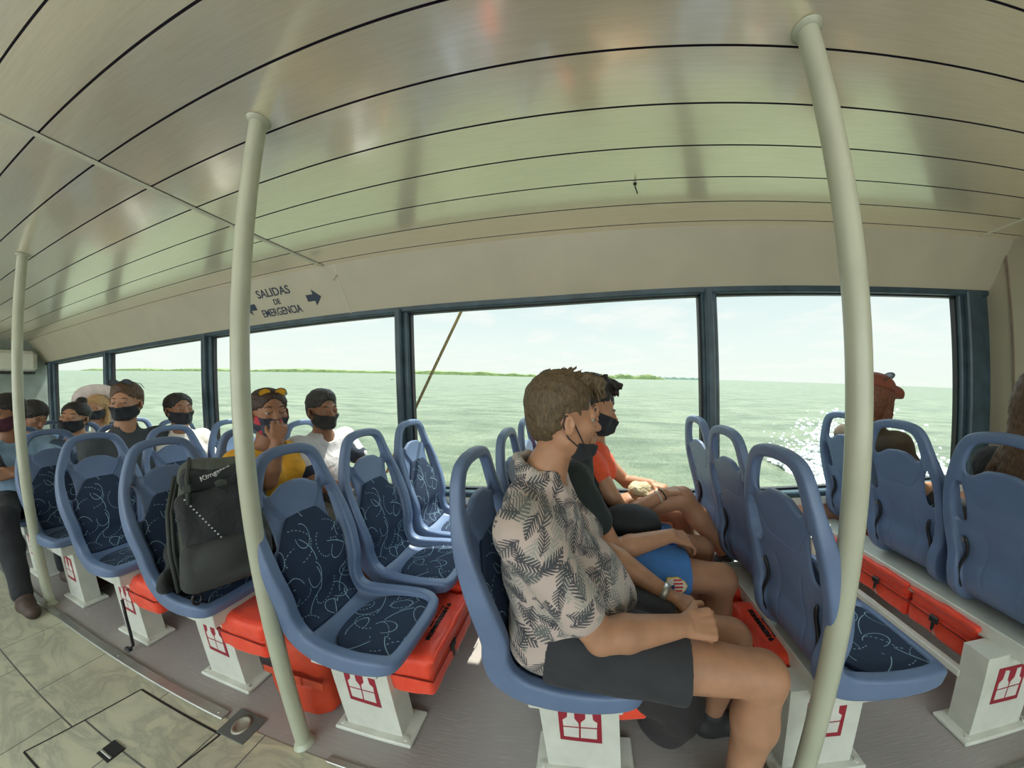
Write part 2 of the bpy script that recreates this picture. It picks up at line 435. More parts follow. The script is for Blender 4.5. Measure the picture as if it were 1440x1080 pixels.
# ================================================================== outside: water, far shore
CAMP = Vector((0, 0, H0))
Rw = Vector((0, 0, 1)).rotation_difference(up).to_matrix().to_4x4()
SEA = Matrix.Translation(CAMP-up*3.0) @ Rw            # sea frame: z up, surface 3 m under the eye
def sea_obj(o): o.matrix_world = SEA; return o
NX = 60; xs = [-4000*(1-2*i/NX) for i in range(NX+1)]
gx = [math.copysign(abs(x/4000)**3*4000, x) for x in xs]; gy = [2.2+(j/NX)**3*4000 for j in range(NX+1)]
V = [(x, y, 0) for y in gy for x in gx]; F = [(j*(NX+1)+i, j*(NX+1)+i+1, (j+1)*(NX+1)+i+1, (j+1)*(NX+1)+i) for j in range(NX) for i in range(NX)]
o = mesh_obj('lagoon_water', V, F, m_water()); sea_obj(o); tag(o, 'pale green choppy lagoon water stretching to the horizon', 'water', kind='structure')
def m_shore():
    n = NT('mangrove_green'); c = n.coord(); f = n.noise(c, .08, 5)
    P(n, base=n.ramp(f, [(.3, (.07, .10, .03)), (.7, (.15, .18, .06))]), rough=.9); n.bump(n.noise(c, .5, 5), 1, 1.5); return n.m
M_SHORE = m_shore()
def shore(name, x0, x1, y0, y1, h, label, m=None, depth=60):
    n = 160; V = []; F = []
    for i in range(n+1):
        t = i/n; x = x0+(x1-x0)*t; y = y0+(y1-y0)*t
        env = min(1, t*14, (1-t)*14)**.5
        hh = h*env*(.72+.5*rng.rand()+.25*math.sin(t*31)); w2 = depth*(.9+.2*rng.rand())
        V += [(x, y, -.5), (x, y+2, hh*.8), (x, y+w2*.3, hh), (x, y+w2, hh*.9), (x, y+w2+5, -.5)]
    for i in range(n):
        for k in range(4): a = i*5+k; F.append((a, a+1, a+6, a+5))
    o = mesh_obj(name, V, F, m or M_SHORE, smooth=False); sea_obj(o); return tag(o, label, 'shore')
shore('mangrove_shore', -2600, 40, 690, 640, 8.5, 'long low green mangrove shore on the horizon behind the left windows')
shore('mangrove_island', -70, 175, 520, 560, 8.0, 'darker green mangrove point ending behind the window post, right of the seated men')
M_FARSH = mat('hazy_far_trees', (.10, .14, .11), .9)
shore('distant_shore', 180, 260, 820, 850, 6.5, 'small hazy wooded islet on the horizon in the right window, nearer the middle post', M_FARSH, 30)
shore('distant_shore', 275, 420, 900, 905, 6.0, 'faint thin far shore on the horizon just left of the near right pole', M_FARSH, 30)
# ------------------------------------------------------------------ bow spray
def m_foam():
    n = NT('white_sea_foam'); P(n, base=(.6, .61, .6), rough=.6); return n.m
M_FOAM = m_foam()
def spray(name, cx, cy, length, height, width, label, N=2600, seed=1):
    r = np.random.RandomState(seed); mb = MB()
    for i in range(N):
        t = r.rand(); u = r.rand()**1.8
        x = cx+(t-.5)*length; hh = height*(math.exp(-((t-.30)/.17)**2)+.5*math.exp(-((t-.62)/.14)**2)+.22)
        y = cy+(r.normal()*.5)*width*(.4+u); z = hh*u*(.6+.8*r.rand())-.05
        s = (.11*(1-u*.8)+.012)*(.3+r.rand())
        mb.ball((x, y, z), (s*1.3, s, s*.8), 6, 4)
    o = mb.build(name, M_FOAM); sea_obj(o); return tag(o, label, 'spray', kind='stuff')
# ================================================================== room shell
WY = 1.72                                    # window plane
HY, HZ_ = 1.545, 2.195                       # where the ceiling meets the header
ZT, ZB = 1.884, .562
XL, XR = -7.9, 2.93
def cz(y): return H0+.895+.029*(1.55-max(y, -.2))**2-.029*max(0, (-.2-y))*.6
# ceiling planks with recessed grooves
ys = sorted([.1406+.1695*i for i in range(-14, 9)])
prof = []; mi = []
edges = [-2.3]+ys+[HY]
for a, b in zip(edges[:-1], edges[1:]):
    g = .0032
    a2 = a if a == edges[0] else a+g; b2 = b if b == edges[-1] else b-g
    if a != edges[0]: prof += [(a2-.0001, cz(a)+.006), (a2, cz(a2))]; mi += [1, 1]
    prof += [(b2, cz(b2))]; mi += [0]
    if b != edges[-1]: prof += [(b2+.0001, cz(b)+.006)]; mi += [1]
prof = [(edges[0], cz(edges[0]))]+prof
V = [(x, y, z) for x in (XL-.05, XR+.1) for y, z in prof]; n = len(prof)
F = [(i, i+1, n+i+1, n+i) for i in range(n-1)]
F = [f[::-1] for f in F]
o = mesh_obj('ceiling', V, F, [M_CEIL, M_GROOVE], smooth=False, mi=[mi[i] for i in range(n-1)]); tag(o, kind='structure')
# outer roof skin so that light comes only through the openings
mb = MB(); mb.box(((XL+XR)/2, -.4, 2.52), (XR-XL+.6, 4.4, .1)); tag(mb.build('trim_1', M_TRIM), kind='structure')
# ceiling joint strips running across
def strip(name, xa, ya, xb, yb, w=.034):
    mb = MB(); N = 16
    for i in range(N):
        p = []; 
        for t in (i/N, (i+1)/N):
            y = ya+(yb-ya)*t; x = xa+(xb-xa)*t; p.append((x, y, cz(y)))
        a, b = p
        V = [(a[0]-w/2, a[1], a[2]-.001), (a[0]+w/2, a[1], a[2]-.001), (b[0]+w/2, b[1], b[2]-.001), (b[0]-w/2, b[1], b[2]-.001)]
        V += [(v[0]*1+(.008 if k in (0, 3) else -.008), v[1], v[2]-.006) for k, v in enumerate(V)]
        mb.add(V, [(4, 5, 6, 7), (0, 1, 5, 4), (2, 3, 7, 6), (1, 2, 6, 5), (3, 0, 4, 7)])
        mb.mi = 1; mb.add([(V[1][0], V[1][1], V[1][2]-.001), (V[1][0]+.006, V[1][1], V[1][2]-.001), (V[2][0]+.006, V[2][1], V[2][2]-.001), (V[2][0], V[2][1], V[2][2]-.001)], [(0, 3, 2, 1)]); mb.mi = 0
    return tag(mb.build(name, [M_TRIM, M_GROOVE]), kind='structure')
strip('trim_2', -1.93, -2.2, -1.77, 1.54); strip('trim_3', 2.55, -2.2, 2.62, 1.54)
# header panel between the ceiling and the windows, lower side panel, sill
mb = MB(); mb.add([(XL, HY, HZ_), (XR+.05, HY, HZ_), (XR+.05, WY, ZT), (XL, WY, ZT), (XL, HY+.06, 2.45), (XR+.05, HY+.06, 2.45), (XR+.05, WY+.10, ZT), (XL, WY+.10, ZT)], [(0, 1, 2, 3), (4, 7, 6, 5), (0, 4, 5, 1), (3, 2, 6, 7)])
tag(mb.build('wall_back', M_WALL), kind='structure')
mb = MB(); mb.box(((XL+XR)/2, WY+.05, ZB/2-.03), (XR-XL+.1, .08, ZB-.02)); tag(mb.build('wall_back', M_PINK), kind='structure')
mb = MB(); mb.box(((XL+XR)/2, WY-.035, .02), (XR-XL, .10, .08), bev=.01); tag(mb.build('baseboard_back', M_WHITE), kind='structure')
mb = MB(); mb.box((-1.68, HY+.035, 2.13), (.004, .01, .11), R=Matrix.Rotation(-.5, 3, 'X')); mb.box((-1.68, (HY+WY)/2-.001, (HZ_+ZT)/2), (.004, .004, .36), R=Matrix.Rotation(.501, 3, 'X')); tag(mb.build('trim_4', M_TRIM), kind='structure')
# windows: rails, posts and panes
MX = [-7.66, -5.598, -3.45, -1.266, .822, 2.80]
PW = [.16, .10, .10, .10, .095, .27]
def m_glass():
    n = NT('window_glass'); t = n.t
    tr = n.n('ShaderNodeBsdfTransparent'); tr.inputs[0].default_value = (.95, .97, .96, 1)
    gl = n.n('ShaderNodeBsdfGlossy'); gl.inputs[1].default_value = .03
    lw = n.n('ShaderNodeLayerWeight'); lw.inputs[0].default_value = .12
    mx = n.n('ShaderNodeMixShader'); t.links.new(n.m_('MULTIPLY', n.m_('POWER', lw.outputs['Facing'], 4.0), .5), mx.inputs[0]); t.links.new(tr.outputs[0], mx.inputs[1]); t.links.new(gl.outputs[0], mx.inputs[2])
    t.links.new(mx.outputs[0], n.out.inputs[0]); return n.m
M_GLASS = m_glass()
mb = MB(); mb.box(((XL+XR)/2, WY+.03, ZT-.004), (XR-XL, .075, .045), bev=.008); mb.box(((XL+XR)/2, WY+.02, ZB+.004), (XR-XL, .07, .035), bev=.008)
tag(mb.build('trim_5', M_FRAME), kind='structure')
mb = MB(); mb.box(((XL+XR)/2, WY+.0, ZB-.04), (XR-XL, .05, .05), bev=.006); tag(mb.build('trim_6', M_WHITE), kind='structure')
for i in range(6):
    mb = MB(); x = MX[i]; wd = PW[i]
    mb.box((x, WY+.035, (ZT+ZB)/2), (wd, .05, ZT-ZB), bev=.006)
    mb.box((x-wd*.12, WY+.0, (ZT+ZB)/2), (wd*.5, .045, ZT-ZB), bev=.008)
    tag(mb.build('trim_%d' % (7+i), M_FRAME), kind='structure')
for i in range(5):
    a = MX[i]+PW[i]/2; b = MX[i+1]-PW[i+1]/2; r = empty('window_%d' % (i+1), ((a+b)/2, WY+.05, ZB)); tag(r, kind='structure')
    mb = MB(); mb.box((0, .012, (ZT-ZB)/2), (b-a, .005, ZT-ZB)); mb.build('pane', M_GLASS, r)
    mb = MB(); h = ZT-ZB
    for (c, d) in (((-(b-a)/2+.006, 0, h/2), (.012, .03, h)), (((b-a)/2-.006, 0, h/2), (.012, .03, h)), ((0, 0, h-.028), (b-a, .03, .014)), ((0, 0, .028), (b-a, .03, .014))): mb.box(c, d)
    mb.build('gasket', M_DARK, r)
# floor
GY = .578
mb = MB(); mb.box(((XL+XR)/2, (GY+WY+.1)/2, -.03), (XR-XL+.1, WY+.1-GY, .06)); tag(mb.build('floor', M_DECK), kind='structure')
mb = MB(); mb.box(((XL+XR)/2, (GY+.07)/2, -.028), (XR-XL+.1, GY-.07, .06)); tag(mb.build('floor', M_MARBLE), kind='structure')
mb = MB(); mb.box(((XL+XR)/2, -1.12, -.03), (XR-XL+.1, 2.38, .06)); tag(mb.build('floor', M_DECK), kind='structure')
mb = MB(); mb.box(((XL-1.43)/2, GY+.004, .006), (-1.43-XL, .036, .009), bev=.003); 
for x in (-1.47, -2.3, -3.1, -3.9): mb.lathe([(0, .012), (.005, .012), (.006, .009)], (x, GY+.004, 0), 8)
tag(mb.build('trim_13', M_STEEL), kind='structure')
mb = MB(); mb.box(((-.9+XR)/2, GY+.004, .004), (XR+.9, .02, .006), bev=.002); tag(mb.build('trim_14', M_STEEL), kind='structure')
# floor hatch in the aisle
hx = [(-1.94, .525), (-1.375, .525), (-1.44, .16), (-2.03, .15)]
hr = empty('floor_hatch', (-1.7, .34, .002)); tag(hr, 'rectangular marble-print floor hatch with dark gaps in the aisle', 'hatch')
mb = MB(); n = 4
for k in range(4):
    a = Vector((*hx[k], .0025)); b = Vector((*hx[(k+1) % 4], .0025)); d = (b-a).normalized(); p = Vector((-d.y, d.x, 0))*.004
    mb.add([v-Vector(hr.location) for v in (a-p, b-p, b+p, a+p)], [(0, 1, 2, 3)]); mb.add([v-Vector(hr.location)+Vector((0, 0, .0008)) for v in (a-p, b-p, b+p, a+p)], [(3, 2, 1, 0), (0, 1, 2, 3)])
mb.build('gap_seal', M_DARK, hr)
mb = MB(); mb.prism([(x+1.7, y-.34) for x, y in hx], Matrix.Translation((0, 0, -.0018)), .0022); mb.build('lid', M_MARBLE, hr)
mb = MB(); mb.box((-.01, -.02, .0025), (.085, .06, .005), bev=.001); h = mb.build('recessed_handle', M_DARK, hr)
mb = MB(); mb.box((-.01, -.035, .006), (.075, .008, .006), bev=.002); mb.build('pull_bar', M_STEEL, h)
# round deck plate on a grey square
pr = empty('deck_plate', (-1.325, .575, .002)); tag(pr, 'round steel deck filler plate on a worn grey square beside the near pole', 'deck plate')
mb = MB(); mb.box((0, 0, .002), (.15, .10, .005), bev=.001); mb.build('mount', mat('worn_grey_paint', (.10, .105, .10), .6), pr)
mb = MB(); mb.lathe([(0, .007), (.026, .007), (.027, .010), (.034, .010), (.036, .004)], (0, 0, 0), 28); mb.build('cover', mat('scuffed_steel', (.33, .31, .25), .45, metal=.4), pr)
# end walls
mb = MB(); mb.box((XL-.03, -.3, 1.25), (.06, 4.3, 2.6)); tag(mb.build('wall_left', mat('grey_green_panel', (.28, .33, .29), .45)), kind='structure')
mb = MB(); mb.box((XR+.03, -.3, 1.25), (.06, 4.3, 2.6)); tag(mb.build('wall_right', M_WALL), kind='structure')
mb = MB(); mb.box((XR-.006, 1.47, 1.25), (.012, .008, 2.3)); mb.box((XR-.004, 1.60, 1.25), (.008, .01, 2.3)); mb.box((XR-.004, 1.0, 1.25), (.008, .006, 2.3)); tag(mb.build('trim_15', mat('panel_joint', (.22, .17, .13), .5)), kind='structure')
# port side behind the camera: low bulwark and posts, open above
mb = MB(); mb.box(((XL+XR)/2, -2.3, .28), (XR-XL, .06, .56)); mb.box(((XL+XR)/2, -2.3, 2.2), (XR-XL, .06, .44)); tag(mb.build('wall_front', M_WALL), kind='structure')
mb = MB()
for x in MX: mb.box((x, -2.3, 1.2), (.10, .06, 1.6))
tag(mb.build('trim_16', M_FRAME), kind='structure')
# ================================================================== poles
def pole(x, zt, d, label):
    r = empty('stanchion_pole', (x, .604, 0)); tag(r, label, 'pole')
    mb = MB(); N = 24; mb.tube([(0, 0, zt*i/N) for i in range(N+1)], d/2, 24, caps=False); mb.build('tube', M_POLE, r)
    mb = MB(); mb.lathe([(d/2, 0), (d*.72, -.001), (d*.72, -.005), (d*.64, -.007), (d*.6, -.013), (d/2, -.015)], (0, 0, zt), 28); mb.build('ceiling_flange', M_POLE, r)
    mb = MB(); mb.lathe([(d/2, .02), (d*.58, .018), (d*.62, .008), (d*.7, .006), (d*.72, .001)], (0, 0, 0), 28); mb.build('floor_flange', M_POLE, r)
    return r
ZP = cz(.604)
pole(-3.34, ZP, .050, 'cream pole at far left, in front of the arms-crossed passenger')
pole(-1.03, ZP, .050, 'cream floor-to-ceiling pole between the backpack seat and the next aisle seat')
pole(.632, ZP, .052, 'nearest cream pole at right, in front of the seats seen from behind')
# ceiling hook
mb = MB(); hz = cz(1.18); mb.tube([(0, 0, 0), (0, 0, -.02), (.004, -.002, -.034), (.008, 0, -.05)], .003, 8); mb.lathe([(.008, 0), (.008, -.003), (0, -.003)], (0, 0, 0), 12)
o = mb.build('ceiling_hook', M_DARK, None, (.271, 1.18, hz)); tag(o, 'small dark wire hook sticking out of the ceiling planks', 'hook')
# ================================================================== exit sign painted on the header
nrm = Vector((0, -(HZ_-ZT), -(WY-HY))).normalized()       # faces the cabin
upv = Vector((0, HY-WY, HZ_-ZT)).normalized()
def hp(x, z, off=.001):
    t = (HZ_-z)/(HZ_-ZT); return Vector((x, HY+(WY-HY)*t, z))+nrm*off
sg = empty('exit_sign', hp(-2.38, 2.02)); tag(sg, 'navy painted Spanish emergency exit lettering with arrows above the windows', 'sign')
def on_header(x, z): 
    return frame(hp(x, z, .0015), (1, 0, 0), upv)
for s, z, sz, sx in (('SALIDAS', 2.095, .088, 1.12), ('DE', 2.03, .06, 1.0), ('EMERGENCIA', 1.962, .085, .86)):
    text_obj('lettering', s, sz, on_header(-2.345, z), M_NAVYTXT, sg, .0008, sx, bold=.0012)
def arrow(x0, d):
    mb = MB(); a = [(0, -.025), (.07, -.025), (.07, -.06), (.14, 0), (.07, .06), (.07, .025), (0, .025)]
    if d < 0: a = [(-p, q) for p, q in a][::-1]
    T = Matrix.Translation(-Vector(sg.location)) @ on_header(x0, 2.02); mb.prism(a, T, .0016); return mb.build('arrow', M_NAVYTXT, sg)
arrow(-2.03, 1); arrow(-2.60, -1)
# ================================================================== seats
def catmull(P, n):
    P = [np.array(p, float) for p in P]; P = [2*P[0]-P[1]]+P+[2*P[-1]-P[-2]]; out = []
    for i in range(1, len(P)-2):
        for k in range(n):
            t = k/n; a, b, c, d = P[i-1:i+3]
            out.append(.5*((2*b)+(-a+c)*t+(2*a-5*b+4*c-d)*t*t+(-a+3*b-3*c+d)*t**3))
    out.append(P[-2]); return np.array(out)
CRV = catmull([(.565, .436), (.50, .452), (.40, .450), (.29, .448), (.216, .458), (.168, .495), (.152, .556), (.155, .620), (.140, .70), (.112, .80), (.084, .90), (.066, .99), (.058, 1.07), (.056, 1.122)], 10)
_d = np.r_[0, np.cumsum(np.linalg.norm(np.diff(CRV, axis=0), axis=1))]; SL = _d[-1]
def bend(V):
    """(u across, s along, n towards the sitter) -> seat space"""
    u, s, n = V[:, 0], V[:, 1], V[:, 2]
    sc = np.clip(s, 0, SL)
    x = np.interp(sc, _d, CRV[:, 0]); z = np.interp(sc, _d, CRV[:, 1])
    e = .012; sa = np.clip(sc-e, 0, SL); sb = np.clip(sc+e, 0, SL)
    tx = np.interp(sb, _d, CRV[:, 0])-np.interp(sa, _d, CRV[:, 0]); tz = np.interp(sb, _d, CRV[:, 1])-np.interp(sa, _d, CRV[:, 1])
    L = np.hypot(tx, tz); tx /= L; tz /= L; o = s-sc
    return np.stack([x+tx*o+tz*n, u, z+tz*o-tx*n], 1)
def poly_sd(U, Sg, poly):
    p = np.array(poly, float); q = np.roll(p, -1, axis=0)
    best = np.full(np.broadcast(U, Sg).shape, 1e9); ins = np.zeros(best.shape, bool)
    for a, b in zip(p, q):
        e = b-a; wx = U-a[0]; wy = Sg-a[1]; t = np.clip((wx*e[0]+wy*e[1])/(e@e+1e-12), 0, 1)
        best = np.minimum(best, (wx-e[0]*t)**2+(wy-e[1]*t)**2)
        c = ((a[1] <= Sg) & (b[1] > Sg)) | ((b[1] <= Sg) & (a[1] > Sg))
        if abs(b[1]-a[1]) > 1e-12: ins ^= c & (U < a[0]+(Sg-a[1])/(b[1]-a[1])*e[0])
    return np.where(ins, -1, 1)*np.sqrt(best)
def sym(half): return half+[(-u, s) for u, s in half[::-1]]
k_ = SL/1.0
OUT = catmull([(0, .0), (.07, .001), (.13, .008), (.158, .03), (.172, .075), (.176, .14), (.172, .22), (.163, .30), (.157, .36), (.160, .43), (.172, .52), (.183, .61), (.183, .69), (.174, .77), (.158, .84), (.140, .895), (.122, .94), (.095, .972), (.05, .988), (0, .992)], 6)*np.array([1, k_])
OUTP = [tuple(p) for p in OUT]+[(-p[0], p[1]) for p in OUT[::-1]]
HOLE = catmull([(0, .868), (.04, .862), (.068, .846), (.086, .836), (.100, .850), (.098, .885), (.086, .920), (.064, .945), (.03, .953), (0, .955)], 5)*np.array([1, k_])
HOLEP = [tuple(p) for p in HOLE]+[(-p[0], p[1]) for p in HOLE[::-1]]
SLOT = [(u, s*k_) for u, s in [(.112, .665), (.128, .655), (.142, .665), (.147, .72), (.142, .775), (.131, .808), (.120, .800), (.112, .765), (.109, .71)]]
PLATE = [(u, s*k_) for u, s in [(.052, .735), (.092, .80), (.096, .85), (.06, .868), (-.06, .868), (-.096, .85), (-.092, .80), (-.052, .735)]]
BCUSH = [(u, s*k_) for u, s in sym([(0, .752), (.054, .749), (.068, .736), (.127, .640), (.131, .60), (.117, .50), (.126, .40), (.112, .352), (0, .346)])]
PCUSH = catmull([(0, .008), (.09, .012), (.128, .03), (.140, .09), (.140, .16), (.124, .225), (.085, .268), (.04, .282), (0, .285)], 5)*np.array([1, k_])
PCUSHP = [tuple(p) for p in PCUSH]+[(-p[0], p[1]) for p in PCUSH[::-1]]
def smax(a, b, k): q = np.maximum(k-np.abs(a-b), 0)/k; return np.maximum(a, b)+q*q*k*.25
def smin(a, b, k): return -smax(-a, -b, k)
def seat_shell(h=.0042):
    g = SDF((-.19, -.012, -.045), (.19, SL+.012, .05), h)
    U, Sg, N = np.meshgrid(*g.ax, indexing='ij', sparse=True)
    U2 = U[:, :, 0]; S2 = Sg[:, :, 0]
    d2 = poly_sd(U2, S2, OUTP); hh = poly_sd(U2, S2, HOLEP)
    sl = np.minimum(poly_sd(np.abs(U2)+0*S2, S2+0*U2, SLOT), 1)
    pl = poly_sd(U2, S2, PLATE)
    s = S2/k_
    hn = np.interp(s, [0, .05, .25, .4, .6, .75, .86, 1], [.020, .028, .036, .040, .034, .026, .017, .016])
    hw = .011
    q1 = np.abs(d2+.019)-(.019-.0105); q2 = np.abs(N)-(hn[:, :, None]-.0105)
    q1 = q1[:, :, None]
    rim = np.sqrt(np.maximum(q1, 0)**2+np.maximum(q2, 0)**2)+np.minimum(np.maximum(q1, q2), 0)-.0105
    # thin middle skin sits towards the back of the rim, filling outwards with a soft cove
    n0 = -.012+.006*np.interp(s, [0, .3, .45, .7, 1], [1, .3, .8, 0, 1.6])
    cove = np.clip((d2+.07)/.05, 0, 1)**2*.018*np.interp(s, [0, .1, .6, .75, 1], [.8, 1, 1, .2, 0])
    pan = smax((d2+.006)[:, :, None]+0*N, np.abs(N-(n0+cove*.5)[:, :, None])-(.006+cove*.5)[:, :, None], .006)
    D = smin(rim, pan, .014)
    plate = smax(pl[:, :, None]+0*N, np.abs(N-(n0+.008)[:, :, None])-.008, .008)
    D = smin(D, plate, .006)
    # grooves: V outline round the head plate, two long ones on the rear face
    def groove(poly_d, nn, r): return np.sqrt(poly_d[:, :, None]**2+(N-nn)**2)-r
    gl = np.sqrt(np.maximum(np.abs(s-.52)-.12, 0)**2*k_**2+(np.abs(U2)-(.055+.008*np.sin(s*30)))**2)
    D = smax(D, -(np.sqrt(gl[:, :, None]**2+(N-(n0-.0075)[:, :, None])**2)-.0045), .003)
    vl = np.abs(pl-.016)+np.where(s > .84, 1, 0)
    D = smax(D, -(np.sqrt(vl[:, :, None]**2+(N-(n0-.0065)[:, :, None])**2)-.003), .002)
    D = smax(D, -(np.sqrt(vl[:, :, None]**2+(N-(n0+.0075)[:, :, None])**2)-.003), .002)
    ho = np.minimum(hh, sl)[:, :, None]+0*N
    D = smax(D, -ho, .012)
    g.D = D.astype(np.float32); V, F = g.mesh(); return bend(V), F, V[:, :2]
def cushion(poly, n0, n1, h=.0042):
    ps = np.array(poly); g = SDF((ps[:, 0].min()-.005, ps[:, 1].min()-.005, n0-.004), (ps[:, 0].max()+.005, ps[:, 1].max()+.005, n1+.004), h)
    U, Sg, N = np.meshgrid(*g.ax, indexing='ij', sparse=True)
    d2 = poly_sd(U[:, :, 0], Sg[:, :, 0], poly)[:, :, None]
    dome = .004*np.clip(-d2/.04, 0, 1)
    q = d2+.006; q2 = np.maximum(N-n1-dome, n0-N)+.006
    g.D = (np.sqrt(np.maximum(q, 0)**2+np.maximum(q2, 0)**2)+np.minimum(np.maximum(q, q2), 0)-.006).astype(np.float32)
    V, F = g.mesh(); return bend(V), F, V[:, :2]
def make_seat():
    r = empty('passenger_seat', (0, 0, 0)); r['category'] = 'seat'
    V, F, uv = seat_shell(); mesh_obj('seat_shell', V, F, M_SEAT, r)
    V, F, uv = cushion(BCUSH, -.006, .009); mesh_obj('back_cushion', V, F, M_UPH, r, uv=uv)
    V, F, uv = cushion(PCUSHP, -.006, .011); mesh_obj('seat_cushion', V, F, M_UPH, r, uv=uv+np.array([.3, .1]))
    for sg in (-1, 1):
        mb = MB(); pts = []
        for i in range(13):
            t = i/12; pts.append((sg*(.118+.010*math.sin(t*6.2)), (.40+.20*t)*k_, -.021))
        mb.tube(pts, [.003]+[.0062]*11+[.003], 8); o = mb.build('belt_slot', M_DARK, r)
        co = bend(np.array([v.co[:] for v in o.data.vertices])); o.data.vertices.foreach_set('co', co.astype(np.float32).ravel())
    me = text_obj('slot_number', '10', .016, Matrix.Identity(4), M_GOLD, None, .0004); me.data.transform(Matrix.Rotation(math.pi/2, 4, 'Z'))
    co = np.array([v.co[:] for v in me.data.vertices]); co[:, 1] += .585*k_; co[:, 0] *= -1; co[:, 0] += .118; co[:, 2] = -.030
    co = bend(co); me.data.vertices.foreach_set('co', co.astype(np.float32).ravel()); me.parent = r
    return r
def dup(root, loc, rz=0):
    r = root.copy(); COL.objects.link(r); r.location = loc; r.rotation_euler = (0, 0, rz)
    for ch in list(root.children):
        c = ch.copy(); COL.objects.link(c); c.parent = r
        for g in list(ch.children): d = g.copy(); COL.objects.link(d); d.parent = c
    return r
ROW = dict(W=-5.97, Y=-5.17, Z=-4.37, A=-3.57, B=-2.76, C=-1.96, D=-1.08, E=-.34, F=.54, G=1.345)
LANE = [None, .775, 1.150, 1.525]
LDX = dict(F1=.015, F2=.06, F3=.095, G1=.03, G2=.05, G3=.145)
XH = .056                                    # handle apex offset in seat space
SEATS = {
 ('W', 1): 'blue seat far left, top loop just behind the passenger hidden by the far pole', 
 ('Y', 1): 'blue aisle seat behind the arms-crossed passenger at far left', ('Y', 2): 'blue middle seat in the far left rows, loop behind the woman with a bun', ('Y', 3): 'blue window seat in the far left rows behind the girl in the white hat',
 ('Z', 1): 'blue aisle seat holding the arms-crossed passenger in dark trousers', ('Z', 2): 'blue middle seat under the woman with hair bun and black mask', ('Z', 3): 'blue window seat under the far left girl in the white sun hat',
 ('A', 1): 'leftmost empty blue aisle seat, partly behind the far left pole', ('A', 2): 'blue seat of the man in grey tee with sunglasses on his head', ('A', 3): 'blue window seat of the woman with black hair and white top',
 ('B', 1): 'empty blue aisle seat left of the backpack seat', ('B', 2): 'empty blue middle seat behind the backpack seat, arched loop before the white-topped woman', ('B', 3): 'blue window seat, narrow loop just left of the steel pole by the windows',
 ('C', 1): 'blue aisle seat with the big black backpack leaning on it', ('C', 2): 'blue seat of the woman in the mustard top, behind the steel pole', ('C', 3): 'blue window seat of the man in the raglan shirt',
 ('D', 1): 'empty blue aisle seat nearest the camera at left, front fully visible', ('D', 2): 'empty blue middle seat between the near left seat and the sunlit one', ('D', 3): 'sunlit empty blue window seat left of the seated men',
 ('E', 1): 'blue aisle seat under the man in the floral shirt', ('E', 2): 'blue middle seat under the man in dark tee and blue shorts', ('E', 3): 'blue window seat under the passenger in the orange-red top',
 ('F', 1): 'blue aisle seat behind the near right pole, empty pan pointing right', ('F', 2): 'middle blue seat of the row in front of the seated men, seen from behind', ('F', 3): 'window blue seat of the row in front of the seated men, against the window post',
 ('G', 1): 'rightmost blue seat back, cut by the photo edge', ('G', 2): 'blue seat back with open loop, second from the right edge', ('G', 3): 'blue window seat back mostly hidden behind the near right pole'}
proto = make_seat(); first = True
for (rk, ln), lab in SEATS.items():
    loc = (ROW[rk]-XH+LDX.get(rk+str(ln), 0), LANE[ln], 0)
    o = proto if first else dup(proto, loc); o.location = loc; first = False
    o['label'] = lab; o['category'] = 'seat'; o['group'] = 'moulded blue passenger seats in rows'
